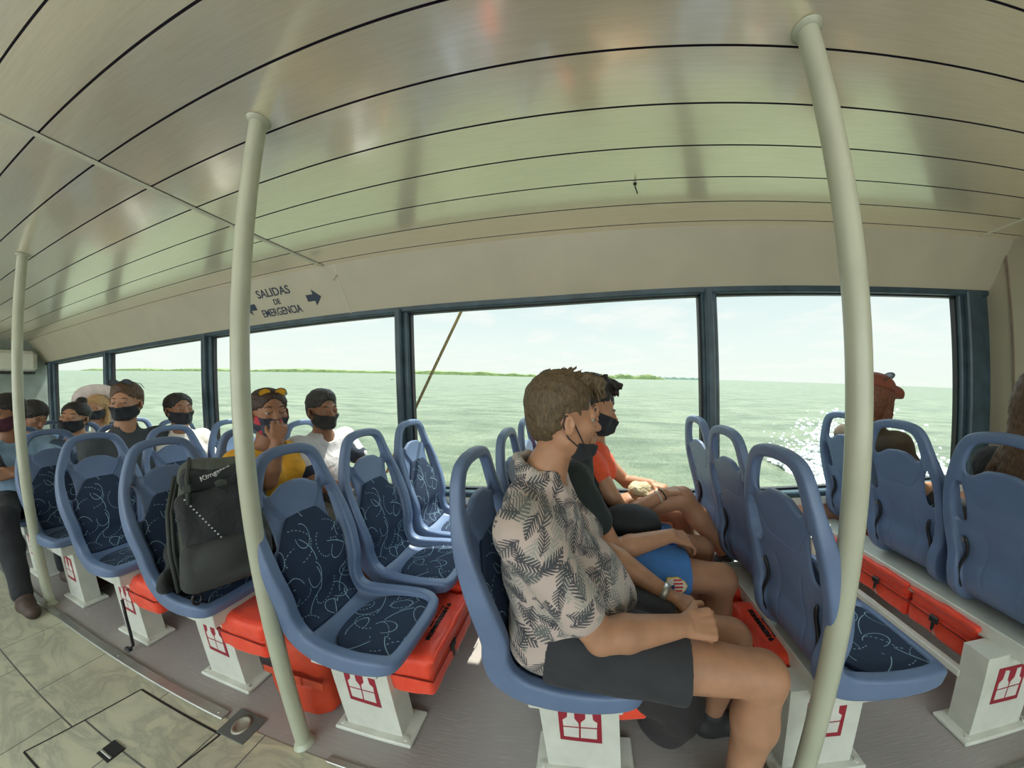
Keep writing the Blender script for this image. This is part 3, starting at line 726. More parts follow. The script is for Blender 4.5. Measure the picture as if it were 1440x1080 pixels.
# ================================================================== white seat racks: pedestals, beams, lower rails
PEDX = dict(W=-5.62, Y=-4.82, Z=-4.02, A=-3.225, B=-2.41, C=-1.605, D=-.795, E=-.005, F=.775, G=1.51)
def make_rack(rear=-.165):
    r = empty('seat_rack', (0, 0, 0))
    mb = MB(); mb.box(((rear+.115)/2, 1.165, .375), (.115-rear, 1.02, .06), bev=.004); mb.build('seat_beam', M_WHITE, r)
    mb = MB(); mb.box((-.125, 1.19, .222), (.03, .82, .03), bev=.003); mb.build('lower_rail', M_WHITE, r); mb = MB(); mb.box((.17, 1.19, .195), (.03, .82, .03), bev=.003); mb.build('lower_rail', M_WHITE, r)
    for y0 in (.735, 1.60):
        mb = MB(); s = 1 if y0 < 1 else -1
        w0, w1 = .118, .105
        V = [(-w0, y0-.03*s+(0 if s > 0 else 0), .015), (w1+.02, y0-.03*s, .015), (w1+.02, y0+.05*s, .015), (-w0, y0+.05*s, .015),
             (-w0-.03, y0-.03*s, .356), (w1, y0-.03*s, .356), (w1, y0+.05*s, .356), (-w0-.03, y0+.05*s, .356)]
        Fq = [(0, 1, 5, 4), (1, 2, 6, 5), (2, 3, 7, 6), (3, 0, 4, 7), (4, 5, 6, 7), (3, 2, 1, 0)]
        if s < 0: Fq = [f[::-1] for f in Fq]
        mb.add(V, Fq)
        leg = mb.build('pedestal', M_WHITE, r)
        mb = MB(); mb.box((.005, y0+.01*s, .008), (.33, .13, .016), bev=.004)
        for bx in (-.135, .145):
            mb.lathe([(.009, 0), (.009, .007), (0, .008)], (bx, y0-.035*s, .016), 6, False)
        mb.build('foot_plate', M_WHITE, leg)
        if s > 0:
            T = frame((-.075, y0-.0305, .150), (1, 0, 0), (0, 0, 1))
            mb = MB(); mb.prism([(0, 0), (.135, -.006), (.128, .150), (-.008, .155)], T, .0012); dec = mb.build('life_vest_sticker', M_RED, r)
            mb = MB(); T2 = frame((-.075, y0-.0318, .150), (1, 0, 0), (0, 0, 1))
            for pl in ([(.012, .018), (.060, .016), (.060, .060), (.010, .060)], [(.066, .016), (.118, .014), (.117, .060), (.066, .060)],
                       [(.010, .066), (.060, .066), (.058, .082), (.046, .100), (.044, .138), (.024, .142), (.022, .105), (.008, .092)],
                       [(.066, .066), (.117, .066), (.118, .088), (.104, .100), (.100, .140), (.080, .139), (.080, .102), (.066, .086)]):
                mb.prism(pl, T2, .0008)
            mb.build('vest_pictogram', M_VESTW, dec)
    mb = MB(); mb.box((.10, 1.15, .30), (.02, .02, .19)); mb.box((.16, 1.15, .28), (.02, .02, .19)); mb.build('bracket', M_WHITE, r)
    return r
rk0 = make_rack()
RL = dict(W='far leftmost', Y='second from the far left', Z='under the arms-crossed passenger', A='behind the far left pole foot', B='under the empty seat left of the backpack', C='under the backpack seat',
          D='under the near left empty seats', E='under the floral-shirted man', F='behind the near right pole foot', G='at the far right, full of bags')
RLAB = {k: 'white steel seat rack with red vest sticker, '+v for k, v in RL.items()}
for i, (k, x) in enumerate(PEDX.items()):
    o = rk0 if i == 0 else make_rack(-.045) if k == 'G' else make_rack(-.09) if k == 'F' else dup(rk0, (x, 0, 0)); o.location = (x, 0, 0); o['label'] = RLAB[k]; o['category'] = 'seat rack'; o['group'] = 'white racks carrying the seat rows'
# ================================================================== orange life jacket bags
def m_orange():
    n = NT('orange_nylon'); c = n.coord(); f = n.noise(c, 12, 5, .6)
    P(n, base=n.ramp(f, [(.3, (.78, .045, .016)), (.7, (.90, .075, .025))]), rough=.5, sheen=.15)
    n.bump(f, .5, .012); return n.m
M_ORANGE = m_orange()
def make_bag():
    r = empty('life_jacket_bag', (0, 0, 0))
    g = SDF((-.17, -.19, -.01), (.17, .19, .19), .006)
    g.box((0, 0, .05), (.29, .35, .095), rad=.025, k=0); g.box((0, 0, .125), (.285, .345, .085), rad=.03, k=.006)
    g.cone((.15, -.16, .16), (.15, .17, .16), .012, k=.02); g.wrinkle(.004, 45, 3)
    g.build('pouch', M_ORANGE, r)
    mb = MB(); mb.tube([(-.148, -.178, .088), (.150, -.178, .088), (.152, .178, .088), (-.148, .178, .088)], .0035, 6, closed=True); mb.build('zip', mat('dark_red_zip', (.25, .02, .01), .6), r)
    mb = MB(); mb.box((.152, -.02, .088), (.012, .045, .03), bev=.004); mb.box((.153, -.02, .06), (.006, .016, .05), bev=.002); b = mb.build('buckle', M_DARK, r)
    mb = MB(); mb.tube([(.158, -.012, .05), (.160, .0, .038), (.158, .012, .03), (.157, 0, .022)], .002, 6, closed=True); mb.build('buckle_ring', M_STEEL, b)
    T = frame((.055, 0, .1675), (0, -1, 0), (1, 0, 0))
    text_obj('lettering', '9 HERMANOS', .033, frame((.065, .0, .170), (0, -1, 0), (1, 0, 0)), M_DARK, r, .002, .92, bold=.0012)
    text_obj('lettering', 'SEGURIDAD 1 MAR', .013, frame((.04, .02, .170), (0, -1, 0), (1, 0, 0)), M_DARK, r, .002)
    return r
bag0 = make_bag(); bi = 0
def bag(x, y, z, label, rz=0, sx=1, sy=1):
    global bi
    o = bag0 if bi == 0 else dup(bag0, (x, y, z), rz); o.location = (x, y, z); o.rotation_euler = (0, 0, rz); o.scale = (sx, sy, 1); bi += 1
    o['label'] = label; o['category'] = 'life jacket bag'; o['group'] = 'orange life jacket bags stored under the seats'
bag(-.625, .90, .21, 'orange life jacket bag under the near left empty seat, nearest the aisle', sx=.72)
bag(-.625, 1.26, .235, 'orange life jacket bag under the middle empty seat, second from the aisle', sx=.72)
bag(-1.41, .87, .21, 'orange life jacket bag beneath the backpack seat, seen either side of the pole')
bag(-2.21, .87, .21, 'sliver of orange life jacket bag behind the sticker pedestal left of the backpack')
bag(.10, .90, .21, 'orange life jacket bag under the men, hidden behind the floral-shirted man\'s legs', sx=.72)
bag(.20, 1.24, .21, 'orange life jacket bag beside the knees of the man in blue shorts')
bag(.715, .94, .215, 'orange life jacket bag behind the near right pole, under the aisle seat there', math.pi, .8, .8); bag(.715, 1.26, .215, 'orange life jacket bag in front of the blue shorts man\'s feet, under the middle seat', math.pi, .8, .8)
for k, (yy, lb) in enumerate(((.935, 'nearest the aisle'), (1.205, 'in the middle'), (1.475, 'nearest the window'))):
    bag(1.60, yy, .217, 'orange life jacket bag in the right rack, '+lb, math.pi, 1, .76)
# loose orange jacket standing on the deck by the near left pedestal
g = SDF((-.17, -.08, 0), (.17, .08, .36), .007)
g.box((0, 0, .17), (.30, .12, .34), rad=.04, k=0); g.box((.02, -.03, .1), (.2, .1, .17), rad=.03, k=.02); g.wrinkle(.006, 30, 9)
jk = empty('life_jacket', (0, 0, 0)); g.build('foam_body', mat('dark_orange_cloth', (.55, .05, .015), .6, bump=.4, bs=30, bd=.006), jk)
mb = MB(); mb.box((.02, -.078, .2), (.31, .006, .03), bev=.002); mb.box((0.05, -.082, .2), (.05, .008, .04), bev=.003); mb.build('strap', mat('orange_webbing', (.5, .06, .02), .6), jk)
jk.location = (-1.14, .76, 0); tag(jk, 'dark orange life jacket standing on the deck behind the near left pole', 'life jacket')
# brown carton under the leftmost visible seat
mb = MB(); mb.box((0, 0, .17), (.28, .36, .34), bev=.006); mb.box((0, 0, .342), (.284, .05, .003))
o = mb.build('cardboard_box', mat('brown_card', (.10, .045, .03), .7), None, (-3.42, .93, 0)); tag(o, 'dark brown box on the deck under the leftmost empty seat', 'box')
# seat belt strap hanging by the second pedestal
mb = MB(); mb.tube([(0, 0, .30), (.012, -.005, .22), (.006, -.004, .12), (.015, -.01, .05), (-.02, -.02, .02)], .007, 6); mb.box((-.025, -.02, .022), (.05, .02, .015), bev=.004)
o = mb.build('loose_strap', M_DARK, None, (-2.26, .64, 0)); tag(o, 'black strap dangling beside the sticker pedestal left of the backpack', 'strap')
# AC unit on the far wall
ac = empty('wall_air_conditioner', (XL, 1.35, 1.72)); tag(ac, 'white split air conditioner on the far left end wall', 'air conditioner')
mb = MB(); mb.box((.12, -.18, .17), (.24, .85, .30), bev=.05); mb.build('housing', M_WHITE, ac)
mb = MB(); mb.box((.13, -.18, .005), (.2, .80, .03), bev=.008); mb.build('air_vent', M_DARK, ac)
# rope outside the window
rp = MB(); p0 = Vector((-.80, 1.95, 2.10)); p1 = Vector((-1.62, 1.95, .62)); rp.tube([p0.lerp(p1, i/20) for i in range(21)], .011, 10)
def m_rope():
    n = NT('tan_rope'); wv = n.n('ShaderNodeTexWave'); n.put(wv.inputs['Vector'], n.mapping(n.coord(), rot=(0, .5, 0))); wv.inputs['Scale'].default_value = 28
    P(n, base=n.mix(wv.outputs['Fac'], (.16, .12, .05), (.42, .34, .18)), rough=.9); n.bump(wv.outputs['Fac'], .6, .004); return n.m
o = rp.build('mooring_rope', m_rope()); tag(o, 'taut tan rope slanting down outside the window left of the seated men', 'rope')
# tiny things far out
mb = MB(); 
mb.add([(0, 0, 0), (-.5, 0, .18), (-.9, .05, .02), (-.5, .12, .1)], [(0, 1, 2), (0, 2, 3)]); mb.add([(0, 0, 0), (.5, 0, .18), (.9, .05, .02), (.5, .12, .1)], [(0, 2, 1), (0, 3, 2)]); mb.ball((0, .05, 0), (.14, .4, .1), 8, 6)
d = Vector((-math.sin(0.66), math.cos(.66), 0)); 
o = mb.build('sea_bird', M_DARK, None, (-69, 88, 5.4)); tag(o, 'tiny dark bird flying above the shore in the left windows', 'bird')
mb = MB(); mb.tube([(0, 0, -3), (0, 0, 6)], .35, 8); mb.ball((0, 0, 6), .7, 8, 6)
o = mb.build('channel_marker', M_WHITE, None, (-60, 400, 0)); tag(o, 'tiny white channel marker on the far water before the shore', 'marker'); 
o.matrix_world = SEA @ Matrix.Translation((-68, 400, 0))
spray('bow_spray', 9.9, 8.6, 5.6, 1.5, 1.5, 'white bow spray bursting up outside the right window', N=7500, seed=3)
# ================================================================== people
def m_skin(name, c, c2=None):
    if name in _mats: return _mats[name]
    n = NT(name); co = n.coord(); f = n.noise(co, 18, 4)
    P(n, base=n.ramp(f, [(.3, tuple(x*.86 for x in c)), (.7, tuple(min(1, x*1.08) for x in c))]), rough=.5, sss=.06, spec=.4)
    n.b.inputs['Subsurface Radius'].default_value = (.02, .008, .004); n.bump(n.noise(co, 300, 2), .15, .001); _mats[name] = n.m; return n.m
def m_hair(name, c):
    if name in _mats: return _mats[name]
    n = NT(name); co = n.coord(); f = n.noise(n.mapping(co, (1, 1, .35)), 160, 3, .6)
    P(n, base=n.ramp(f, [(.3, tuple(x*.5 for x in c)), (.7, tuple(min(1, x*1.5) for x in c))]), rough=.55, spec=.35); n.bump(f, .8, .004); _mats[name] = n.m; return n.m
def m_cloth(name, c, bs=9, b=.6):
    if name in _mats: return _mats[name]
    n = NT(name); co = n.coord(); f = n.noise(co, 14, 4)
    P(n, base=n.ramp(f, [(.3, tuple(x*.82 for x in c)), (.7, tuple(min(1, x*1.12) for x in c))]), rough=.85, sheen=.04)
    n.bump(n.noise(co, bs, 3, .5, .6), b, .02); _mats[name] = n.m; return n.m
def m_floral():
    n = NT('floral_shirt_cloth'); co = n.coord()
    x, y, z = n.sep(co)
    uv = n.comb(n.m_('ADD', x, n.m_('MULTIPLY', y, .35)), n.m_('ADD', z, n.m_('MULTIPLY', y, .2)))
    wob = n.noise(co, 16, 2)
    out = []
    for (sc, off, L, Wd, fq) in ((15.0, 0.0, .62, .30, 9.0), (17.5, 7.3, .55, .26, 10.0), (13.5, 3.9, .60, .30, 9.0)):
        v = n.mapping(uv, (sc,)*3, loc=(off, off*.6, 0))
        vo = n.n('ShaderNodeTexVoronoi', voronoi_dimensions='2D', feature='F1'); n.put(vo.inputs['Vector'], v); vo.inputs['Scale'].default_value = 1; vo.inputs['Randomness'].default_value = .85
        loc = n.v_('SUBTRACT', v, vo.outputs['Position']); rc = n.sep(vo.outputs['Color'])
        lx, ly, _ = n.sep(loc); a0 = n.m_('MULTIPLY', rc[0], 6.28); ca, sa = n.m_('COSINE', a0), n.m_('SINE', a0)
        xr = n.m_('SUBTRACT', n.m_('MULTIPLY', lx, ca), n.m_('MULTIPLY', ly, sa)); yr = n.m_('ADD', n.m_('MULTIPLY', lx, sa), n.m_('MULTIPLY', ly, ca))
        yr = n.m_('ADD', yr, n.m_('MULTIPLY', n.m_('MULTIPLY', xr, xr), .35))
        t = n.m_('DIVIDE', xr, L); env = n.m_('MULTIPLY', n.m_('SUBTRACT', 1.0, n.m_('MULTIPLY', t, t)), Wd)
        ay = n.m_('ABSOLUTE', yr)
        inside = n.m_('LESS_THAN', ay, env)
        fr = n.m_('FRACT', n.m_('ADD', n.m_('MULTIPLY', n.m_('ADD', xr, n.m_('MULTIPLY', ay, 1.1)), fq*.75), wob))
        thr = n.m_('ADD', .26, n.m_('MULTIPLY', n.m_('DIVIDE', ay, Wd), .35))
        frond = n.m_('GREATER_THAN', fr, thr)
        rib = n.m_('LESS_THAN', ay, .022)
        leaf = n.m_('MULTIPLY', inside, n.m_('MAXIMUM', frond, rib)); out.append((leaf, rc[1]))
    base = n.mix(n.noise(co, 5, 2), (.44, .35, .31), (.52, .42, .38))
    base = n.mix(n.m_('MULTIPLY', out[2][0], .75), base, (.27, .28, .25))
    for l, r in out[:2]:
        base = n.mix(n.m_('MULTIPLY', l, .93), base, n.ramp(r, [(.0, (.028, .033, .045)), (.6, (.04, .045, .055)), (.95, (.15, .17, .16))]))
    P(n, base=base, rough=.8, sheen=.15); n.bump(n.noise(co, 9, 3, .5, .6), .5, .02); return n.m
V3 = Vector
def head_matrix(c, yaw, pitch=0, roll=0, s=1.0):
    return Matrix.Translation(c) @ Matrix.Rotation(math.radians(yaw), 4, 'Z') @ Matrix.Rotation(-math.radians(pitch), 4, 'Y') @ Matrix.Rotation(math.radians(roll), 4, 'X') @ Matrix.Scale(s, 4)
class HS:
    """writes head-space shapes into a field in world space, scaled"""
    def __init__(s, g, M, sc): s.g = g; s.sc = sc; s.M = M
    def _in(s): s.g.M = s.M; 
    def _o(s): s.g.M = None
    def cone(s, a, b, ra, rb=None, k=.01, mode='u', flat=False): s._in(); s.g.cone(a, b, ra*s.sc, (ra if rb is None else rb)*s.sc, k*s.sc, mode, flat); s._o()
    def ell(s, c, r, R=None, k=.01, mode='u'):
        c2 = s.M @ Vector(c); R3 = s.M.to_3x3().normalized(); 
        if R is not None: R3 = R3 @ Matrix(R)
        s.g.M = None; s.g.ell(tuple(c2), [q*s.sc for q in r], R3, k*s.sc, mode)
    def plane(s, p, n): 
        c2 = s.M @ Vector(p); n2 = s.M.to_3x3().normalized() @ Vector(n); s.g.M = None; s.g.plane(tuple(c2), n2)
def head_shape(hs, inf=0.0, ears=True, k=.022, fem=False):
    hs.ell((-.016, 0, .036), (.096+inf, .077+inf, .082+inf), k=k)
    hs.ell((-.035, 0, -.01), (.068+inf, .066+inf, .07+inf), k=k)
    hs.ell((.026, 0, -.032), (.064+inf, .060+inf, .082+inf), k=k)
    hs.ell((.058, 0, -.098), (.026+inf, .027+inf, .018+inf), k=.02)
    for sg in (-1, 1): hs.cone((-.004, sg*.053, -.062), (.045, sg*.028, -.096), .018+inf, .016+inf, .022); hs.ell((.055, sg*.038, -.028), (.026+inf, .02+inf, .02+inf), k=.018)
    hs.cone((.079, -.030, .016), (.079, .030, .016), .011+inf, k=.014)
    if not inf:
        for sg in (-1, 1): hs.ell((.096, sg*.031, -.006), (.016, .017, .011), k=.012, mode='s')
        hs.cone((.084, 0, .006), (.108, 0, -.030), .0075, .0105, .010); hs.ell((.108, 0, -.034), (.012, .0115, .010), k=.008)
        for sg in (-1, 1): hs.ell((.098, sg*.012, -.037), (.010, .007, .007), k=.006); hs.ell((.0915, sg*.031, -.004), (.004, .017, .006), k=.004)
        hs.ell((.088, 0, -.063), (.012, .024, .007), k=.006); hs.ell((.086, 0, -.074), (.012, .020, .007), k=.006)
        for sg in (-1, 1): hs.cone((.0845, sg*.020, .004), (.0795, sg*.043, .003), .006, .005, .004); hs.cone((.083, sg*.021, -.016), (.079, sg*.041, -.015), .0045, .004, .004)
        if ears:
            for sg in (-1, 1):
                Rr = Matrix.Rotation(sg*.35, 3, 'Z'); hs.ell((-.006, sg*.081, -.014), (.016, .0075, .029), Rr, k=.005); hs.ell((-.002, sg*.088, -.010), (.009, .006, .017), Rr, k=.005, mode='s')
def hair_short(hs, top=.02, seed=0, tuft=60, fringe=True):
    hs.ell((-.018, 0, .044+top*.3), (.100, .081, .086+top*.5), k=.01)
    hs.ell((-.045, 0, -.004), (.064, .071, .074), k=.02)
    hs.ell((.01, 0, .085+top*.35), (.075, .062, .035+top*.4), k=.02)
    r = np.random.RandomState(seed)
    for i in range(tuft):
        a = r.uniform(-1.1, 1.1); e = r.uniform(.5, 1.5); 
        b = (-.02+.095*math.cos(e)*math.cos(a)*(.9), .078*math.cos(e)*math.sin(a)*1.05, .046+.078*math.sin(e)+top*.5)
        d = (r.uniform(.006, .022), r.uniform(-.008, .008), r.uniform(-.004, .010))
        hs.cone(b, (b[0]+d[0], b[1]+d[1], b[2]+d[2]), .0085, .002, .006)
    hs.ell((.102, 0, -.022), (.052, .080, .098), k=.006, mode='s')
    for sg in (-1, 1): hs.ell((.022, sg*.085, -.035), (.044, .03, .060), k=.006, mode='s'); hs.ell((-.008, sg*.092, -.02), (.024, .02, .04), k=.004, mode='s')
    hs.plane((0, 0, -.075), (.3, 0, -1))
def hair_fringe(hs, seed, n=40, top=.018, tuft=90):
    hair_short(hs, top, seed, tuft); r = np.random.RandomState(seed+50)
    for i in range(n):
        y = r.uniform(-.055, .055); x0 = .055+r.uniform(-.02, .015); z0 = .112+r.uniform(-.008, .012)
        hs.cone((x0, y, z0), (x0+.036+r.uniform(0, .012), y*.95+r.uniform(-.006, .006), z0-.012), .010, .007, .006); hs.cone((x0+.036, y*.95, z0-.012), (x0+.050, y*.9+r.uniform(-.008, .008), z0-.046-r.uniform(0, .016)), .007, .002, .006)
    for i in range(14):
        a = r.uniform(-1, 1); x1 = -.03+r.uniform(-.04, .06); hs.cone((x1, .045*a, .126), (x1+.022, .05*a, .142+r.uniform(0, .004)), .007, .002, .006)
def hand(g, W, d, nb, side, sc=1.0, curl=.5, spread=1.0, k=.006):
    """W wrist, d towards the fingers, nb out of the back of the hand, side +1 if thumb lies along d x nb"""
    d = V3(d).normalized(); nb = V3(nb); nb = (nb-d*nb.dot(d)).normalized(); l = nb.cross(d)*side; W = V3(W)
    for j, o in enumerate((.030, .010, -.010, -.028)):
        kn = W+d*(.088-.004*abs(j-1.3))*sc+l*o*sc
        g.cone(tuple(W+d*.012*sc+l*o*.55*sc), tuple(kn), .0155*sc, .0125*sc, .006)
        L = (.040, .045, .042, .033)[j]*sc; p = kn; c = curl*(1+.08*j); ang = c*.6; r = .0094*sc
        dd = (d+l*(o*2.2*spread)).normalized()
        for q in range(3):
            v = dd*math.cos(ang)-nb*math.sin(ang); e = p+v*L*(1, .66, .5)[q]
            g.cone(tuple(p), tuple(e), r, r*.9, k*.5); p = e; r *= .92; ang += c*.75
    b = W+d*.028*sc+l*.026*sc; v1 = (d*.72+l*.62-nb*.35).normalized(); m = b+v1*.042*sc; v2 = (d*.9+l*.15-nb*.4).normalized()
    g.cone(tuple(W+d*.02*sc+l*.012*sc), tuple(b), .017*sc, .015*sc, .006); g.cone(tuple(b), tuple(m), .0145*sc, .011*sc, k); g.cone(tuple(m), tuple(m+v2*.034*sc), .0108*sc, .009*sc, k*.5)
def seated(x, y, lean=.0, s=1.0, h=0.0, fem=False):
    """joints of a passenger on a seat whose loop apex is at x, facing +x"""
    z = .50+h
    J = dict(pel=V3((x+.225, y, z+.095*s)), che=V3((x+.165+lean, y, z+.355*s)), nek=V3((x+.155+lean*1.3, y, z+.535*s)), head=V3((x+.225+lean*1.6, y, z+.70*s)))
    w = (.165 if fem else .185)*s
    for sd, n in ((-1, 'R'), (1, 'L')):
        J['sh'+n] = V3((x+.155+lean, y+sd*w, z+.475*s)); J['el'+n] = V3((x+.25+lean, y+sd*(w+.03), z+.21*s)); J['wr'+n] = V3((x+.46+lean, y+sd*.10, z+.19*s))
        J['hi'+n] = V3((x+.23, y+sd*.085*s, z+.085*s)); J['kn'+n] = V3((x+.68*s+.02, y+sd*.11, z+.045)); J['an'+n] = V3((x+.66*s, y+sd*.11, .10))
        J['hd'+n] = V3((.9, -sd*.25, -.25)); J['hn'+n] = V3((0, 0, 1)); J['cu'+n] = .6
    return J
def torso(g, J, s, inf, fem, k=.05):
    pel, che, nek = J['pel'], J['che'], J['nek']; ax = (che-pel).normalized(); q = Vector((0, 0, 1)).rotation_difference(ax).to_matrix()
    g.ell(pel-V3((0, 0, .01)), ((.115+inf)*s, (.165+inf)*s, (.105+inf)*s), None, k)
    g.ell(pel.lerp(che, .45), ((.105+inf)*s, (.140+inf)*s, (.15+inf)*s), q, k)
    g.ell(che-ax*.02, ((.112+inf)*s, (.160+inf)*s, (.16+inf)*s), q, k)
    g.cone(J['shR'].lerp(che, .12), J['shL'].lerp(che, .12), (.056+inf)*s, None, k)
    g.cone(che+ax*.10*s, nek, (.078+inf)*s, (.055+inf*.8)*s, k)
    if fem:
        for sd in (-1, 1): g.ell(che+V3((.085*s, sd*.065*s, .0)), ((.055+inf)*s,)*3, None, .03)
def person(name, label, J, s=1.0, h=.008, fem=False, yaw=0, pitch=0, roll=0, skin='tan_skin', hair=None, hairfn=None, top=None, sleeve=.55, bottom=None, leg=.55, mask=None, mask_top=-.012, hs=1.0, eyes=True, base=None, wr=(.004, 38), sleeve_m=None, shoes=None, collar=.062, legs=True, mask_x=.010, lw=1.0, extra=None):
    sk = {'tan_skin': m_skin('tan_skin', (.42, .215, .125)), 'brown_skin': m_skin('brown_skin', (.28, .13, .07)), 'pale_skin': m_skin('pale_skin', (.58, .36, .27))}[skin]
    pts = [v for v in J.values() if isinstance(v, V3)and v.length > 1e-6 and v.z > -.2]
    P3 = [J[k] for k in J if k[:2] in ('pe', 'ch', 'ne', 'he', 'sh', 'el', 'wr', 'hi') or (legs and k[:2] in ('kn', 'an'))]
    lo = np.min(np.array(P3), 0)-.19; hi = np.max(np.array(P3), 0)+.19; lo[2] = max(lo[2], .0 if legs else .45)
    HM = head_matrix(J['head'], yaw, pitch, roll, hs)
    base = base or (J['pel'].x, J['pel'].y, .0)
    g = SDF(lo, hi, h); torso(g, J, s, 0, fem)
    g.cone(J['nek']-V3((0, 0, .03)), J['head']-V3((.012*math.cos(math.radians(yaw)), .012*math.sin(math.radians(yaw)), .05)), .057*s, .053*s, .03)
    for n in 'RL':
        if legs:
            hi_, kn, an = J['hi'+n], J['kn'+n], J['an'+n]
            g.chain([hi_, hi_.lerp(kn, .5), kn], [.086*s, .076*s, .055*s], .025); g.chain([kn, kn.lerp(an, .35), an], [.052*s, .056*s, .034*s], .03)
            g.cone(an-V3((.02, 0, .045)), an+V3((.13, 0, -.065)), .036*s, .030*s, .03)
    for n in 'RL':
        sh, el, wr_ = J['sh'+n], J['el'+n], J['wr'+n]; m1 = sh.lerp(el, .4)
        g.chain([sh, m1], [.054*s, .050*s], .03); g.chain([m1, el], [.050*s, .039*s], .012); m2 = el.lerp(wr_, .3); g.chain([el, m2, wr_], [.039*s, .042*s, .0265*s], .008)
        hand(g, wr_, J['hd'+n], J['hn'+n], 1 if n == 'R' else -1, sc=.98*s*(.9 if fem else 1), curl=J['cu'+n], k=.004)
    H = HS(g, HM, hs); head_shape(H)
    body = g.build(name, sk, None, base); body['label'] = label; body['category'] = 'person'
    par = body
    def field(lo2=None, hi2=None, hh=None): return SDF(lo if lo2 is None else lo2, hi if hi2 is None else hi2, hh or h)
    hc = np.array(J['head'])
    if top:
        tn, tm = top
        l2 = lo.copy(); l2[2] = J['pel'].z-.14
        g = field(l2); torso(g, J, s, .014, fem, .05)
        for n in 'RL':
            sh, el = J['sh'+n], J['el'+n]; e = sh.lerp(el, min(sleeve, 1.0)); g.cone(sh, e, .066*s, (.062 if sleeve < .8 else .052)*s, .035)
            if sleeve > 1: g.cone(el, el.lerp(J['wr'+n], sleeve-1), .052*s, .036*s, .02)
            else:
                ax = (el-sh).normalized()
        if extra: extra(g)
        nk = J['nek']; up_ = (J['head']-nk).normalized()
        g.cone(nk+up_*.0, nk+up_*.25, collar*s, .09, .004, 's'); g.cone(nk+V3((.06, 0, -.005)), nk+V3((.10, 0, .10)), .045*s, .08, .006, 's')
        g.wrinkle(wr[0], wr[1], 4)
        t = g.build(tn, tm, par)
        if sleeve_m:
            g = field(l2)
            for n in 'RL':
                sh, el = J['sh'+n], J['el'+n]; g.cone(sh.lerp(J['che'], .35), sh.lerp(el, sleeve), .071*s, .064*s, .02)
            g.cone(nk+up_*.0, nk+up_*.25, (collar+.01)*s, .09, .004, 's'); g.wrinkle(.002, 40, 4); g.build('sleeves', sleeve_m, t)
    if bottom and legs:
        bn, bm = bottom; h2 = hi.copy(); h2[2] = J['pel'].z+.16
        g = field(None, h2)
        g.ell(J['pel']-V3((0, 0, .012)), (.130*s, .172*s, .115*s), None, .03)
        for n in 'RL':
            hi_, kn, an = J['hi'+n], J['kn'+n], J['an'+n]
            if leg <= 1: g.cone(hi_, hi_.lerp(kn, leg), .112*s*lw, (.104-.010*leg)*s*lw, .02, flat=True)
            else: g.chain([hi_, kn, kn.lerp(an, .4), kn.lerp(an, min(1, leg-1))], [.100*s, .070*s, .062*s, .052*s], .03)
        g.wrinkle(wr[0], wr[1]*.8, 8); bo = g.build(bn, bm, par)
    if shoes and legs:
        for n in 'RL':
            an = J['an'+n]; g = SDF(np.array(an)-[.09, .06, .1], np.array(an)+[.2, .06, .03], h)
            g.cone(an-V3((.025, 0, .05)), an+V3((.14, 0, -.062)), .046*s, .037*s, .03); g.cone(an-V3((0, 0, .0)), an-V3((0, 0, .05)), .044*s, None, .02); g.plane((0, 0, .002), (0, 0, -1)); g.build('shoe', shoes, par)
    hh = min(h, .006)
    hl, hu = hc-.19*hs, hc+.19*hs
    if hair:
        hn, hm = hair; g = SDF(hl-(0, 0, .25), hu, hh); H = HS(g, HM, hs); (hairfn or hair_short)(H); g.wrinkle(.0020, 240, 5); ho = g.build('hair' if hn is None else hn, hm, par)
    if mask:
        g = SDF(hl, hu, min(h, .004)); H = HS(g, HM, hs); head_shape(H, .0055, False); H.cone((.088, 0, .0), (.112, 0, -.040), .012, .013, .02); H.cone((.105, 0, -.06), (.085, 0, -.095), .012, .02, .03)
        H.plane((.06, 0, mask_top-.012), (.25, 0, 1)); H.plane((mask_x, 0, -.05), (-1, 0, .35)); H.plane((.0, 0, -.122), (0, 0, -1))
        mo = g.build('face_mask', mask, par)
        for sg in (-1, 1):
            mb = MB(); p = [(mask_x+.018, sg*.064, mask_top-.026), (.0, sg*.080, .006), (-.018, sg*.086, .012), (-.024, sg*.083, -.012), (-.006, sg*.074, -.048), (mask_x+.012, sg*.054, -.090)]
            mb.tube([HM @ V3(q)-V3(base) for q in p], .0022, 6)
            mb.build('ear_loop', mask, mo)
    if eyes:
        for sg in (-1, 1):
            mb = MB(); c = HM @ V3((.0755, sg*.031, -.005)); mb.ball(c-V3(base), .0114*hs, 12, 8); mb.mi = 1
            c2 = HM @ V3((.0812, sg*.031, -.006)); mb.ball(c2-V3(base), .0064*hs, 8, 6)
            mb.build('eye', [mat('eye_white', (.30, .27, .24), .2), mat('dark_iris', (.02, .012, .008), .1)], par)
            mb = MB(); p = [(.088, sg*.014, .020), (.090, sg*.03, .026), (.082, sg*.046, .020)]; mb.tube([HM @ V3(q)-V3(base) for q in p], [.0022, .0032, .0016], 6); mb.build('eyebrow', hair[1] if hair else M_DARK, par)
    return body, HM
def on_head(name, HM, body, pts, r, m, closed=False):
    mb = MB(); mb.tube([HM @ V3(p)-V3(body.location) for p in pts], r, 6, closed=closed); return mb.build(name, m, body)
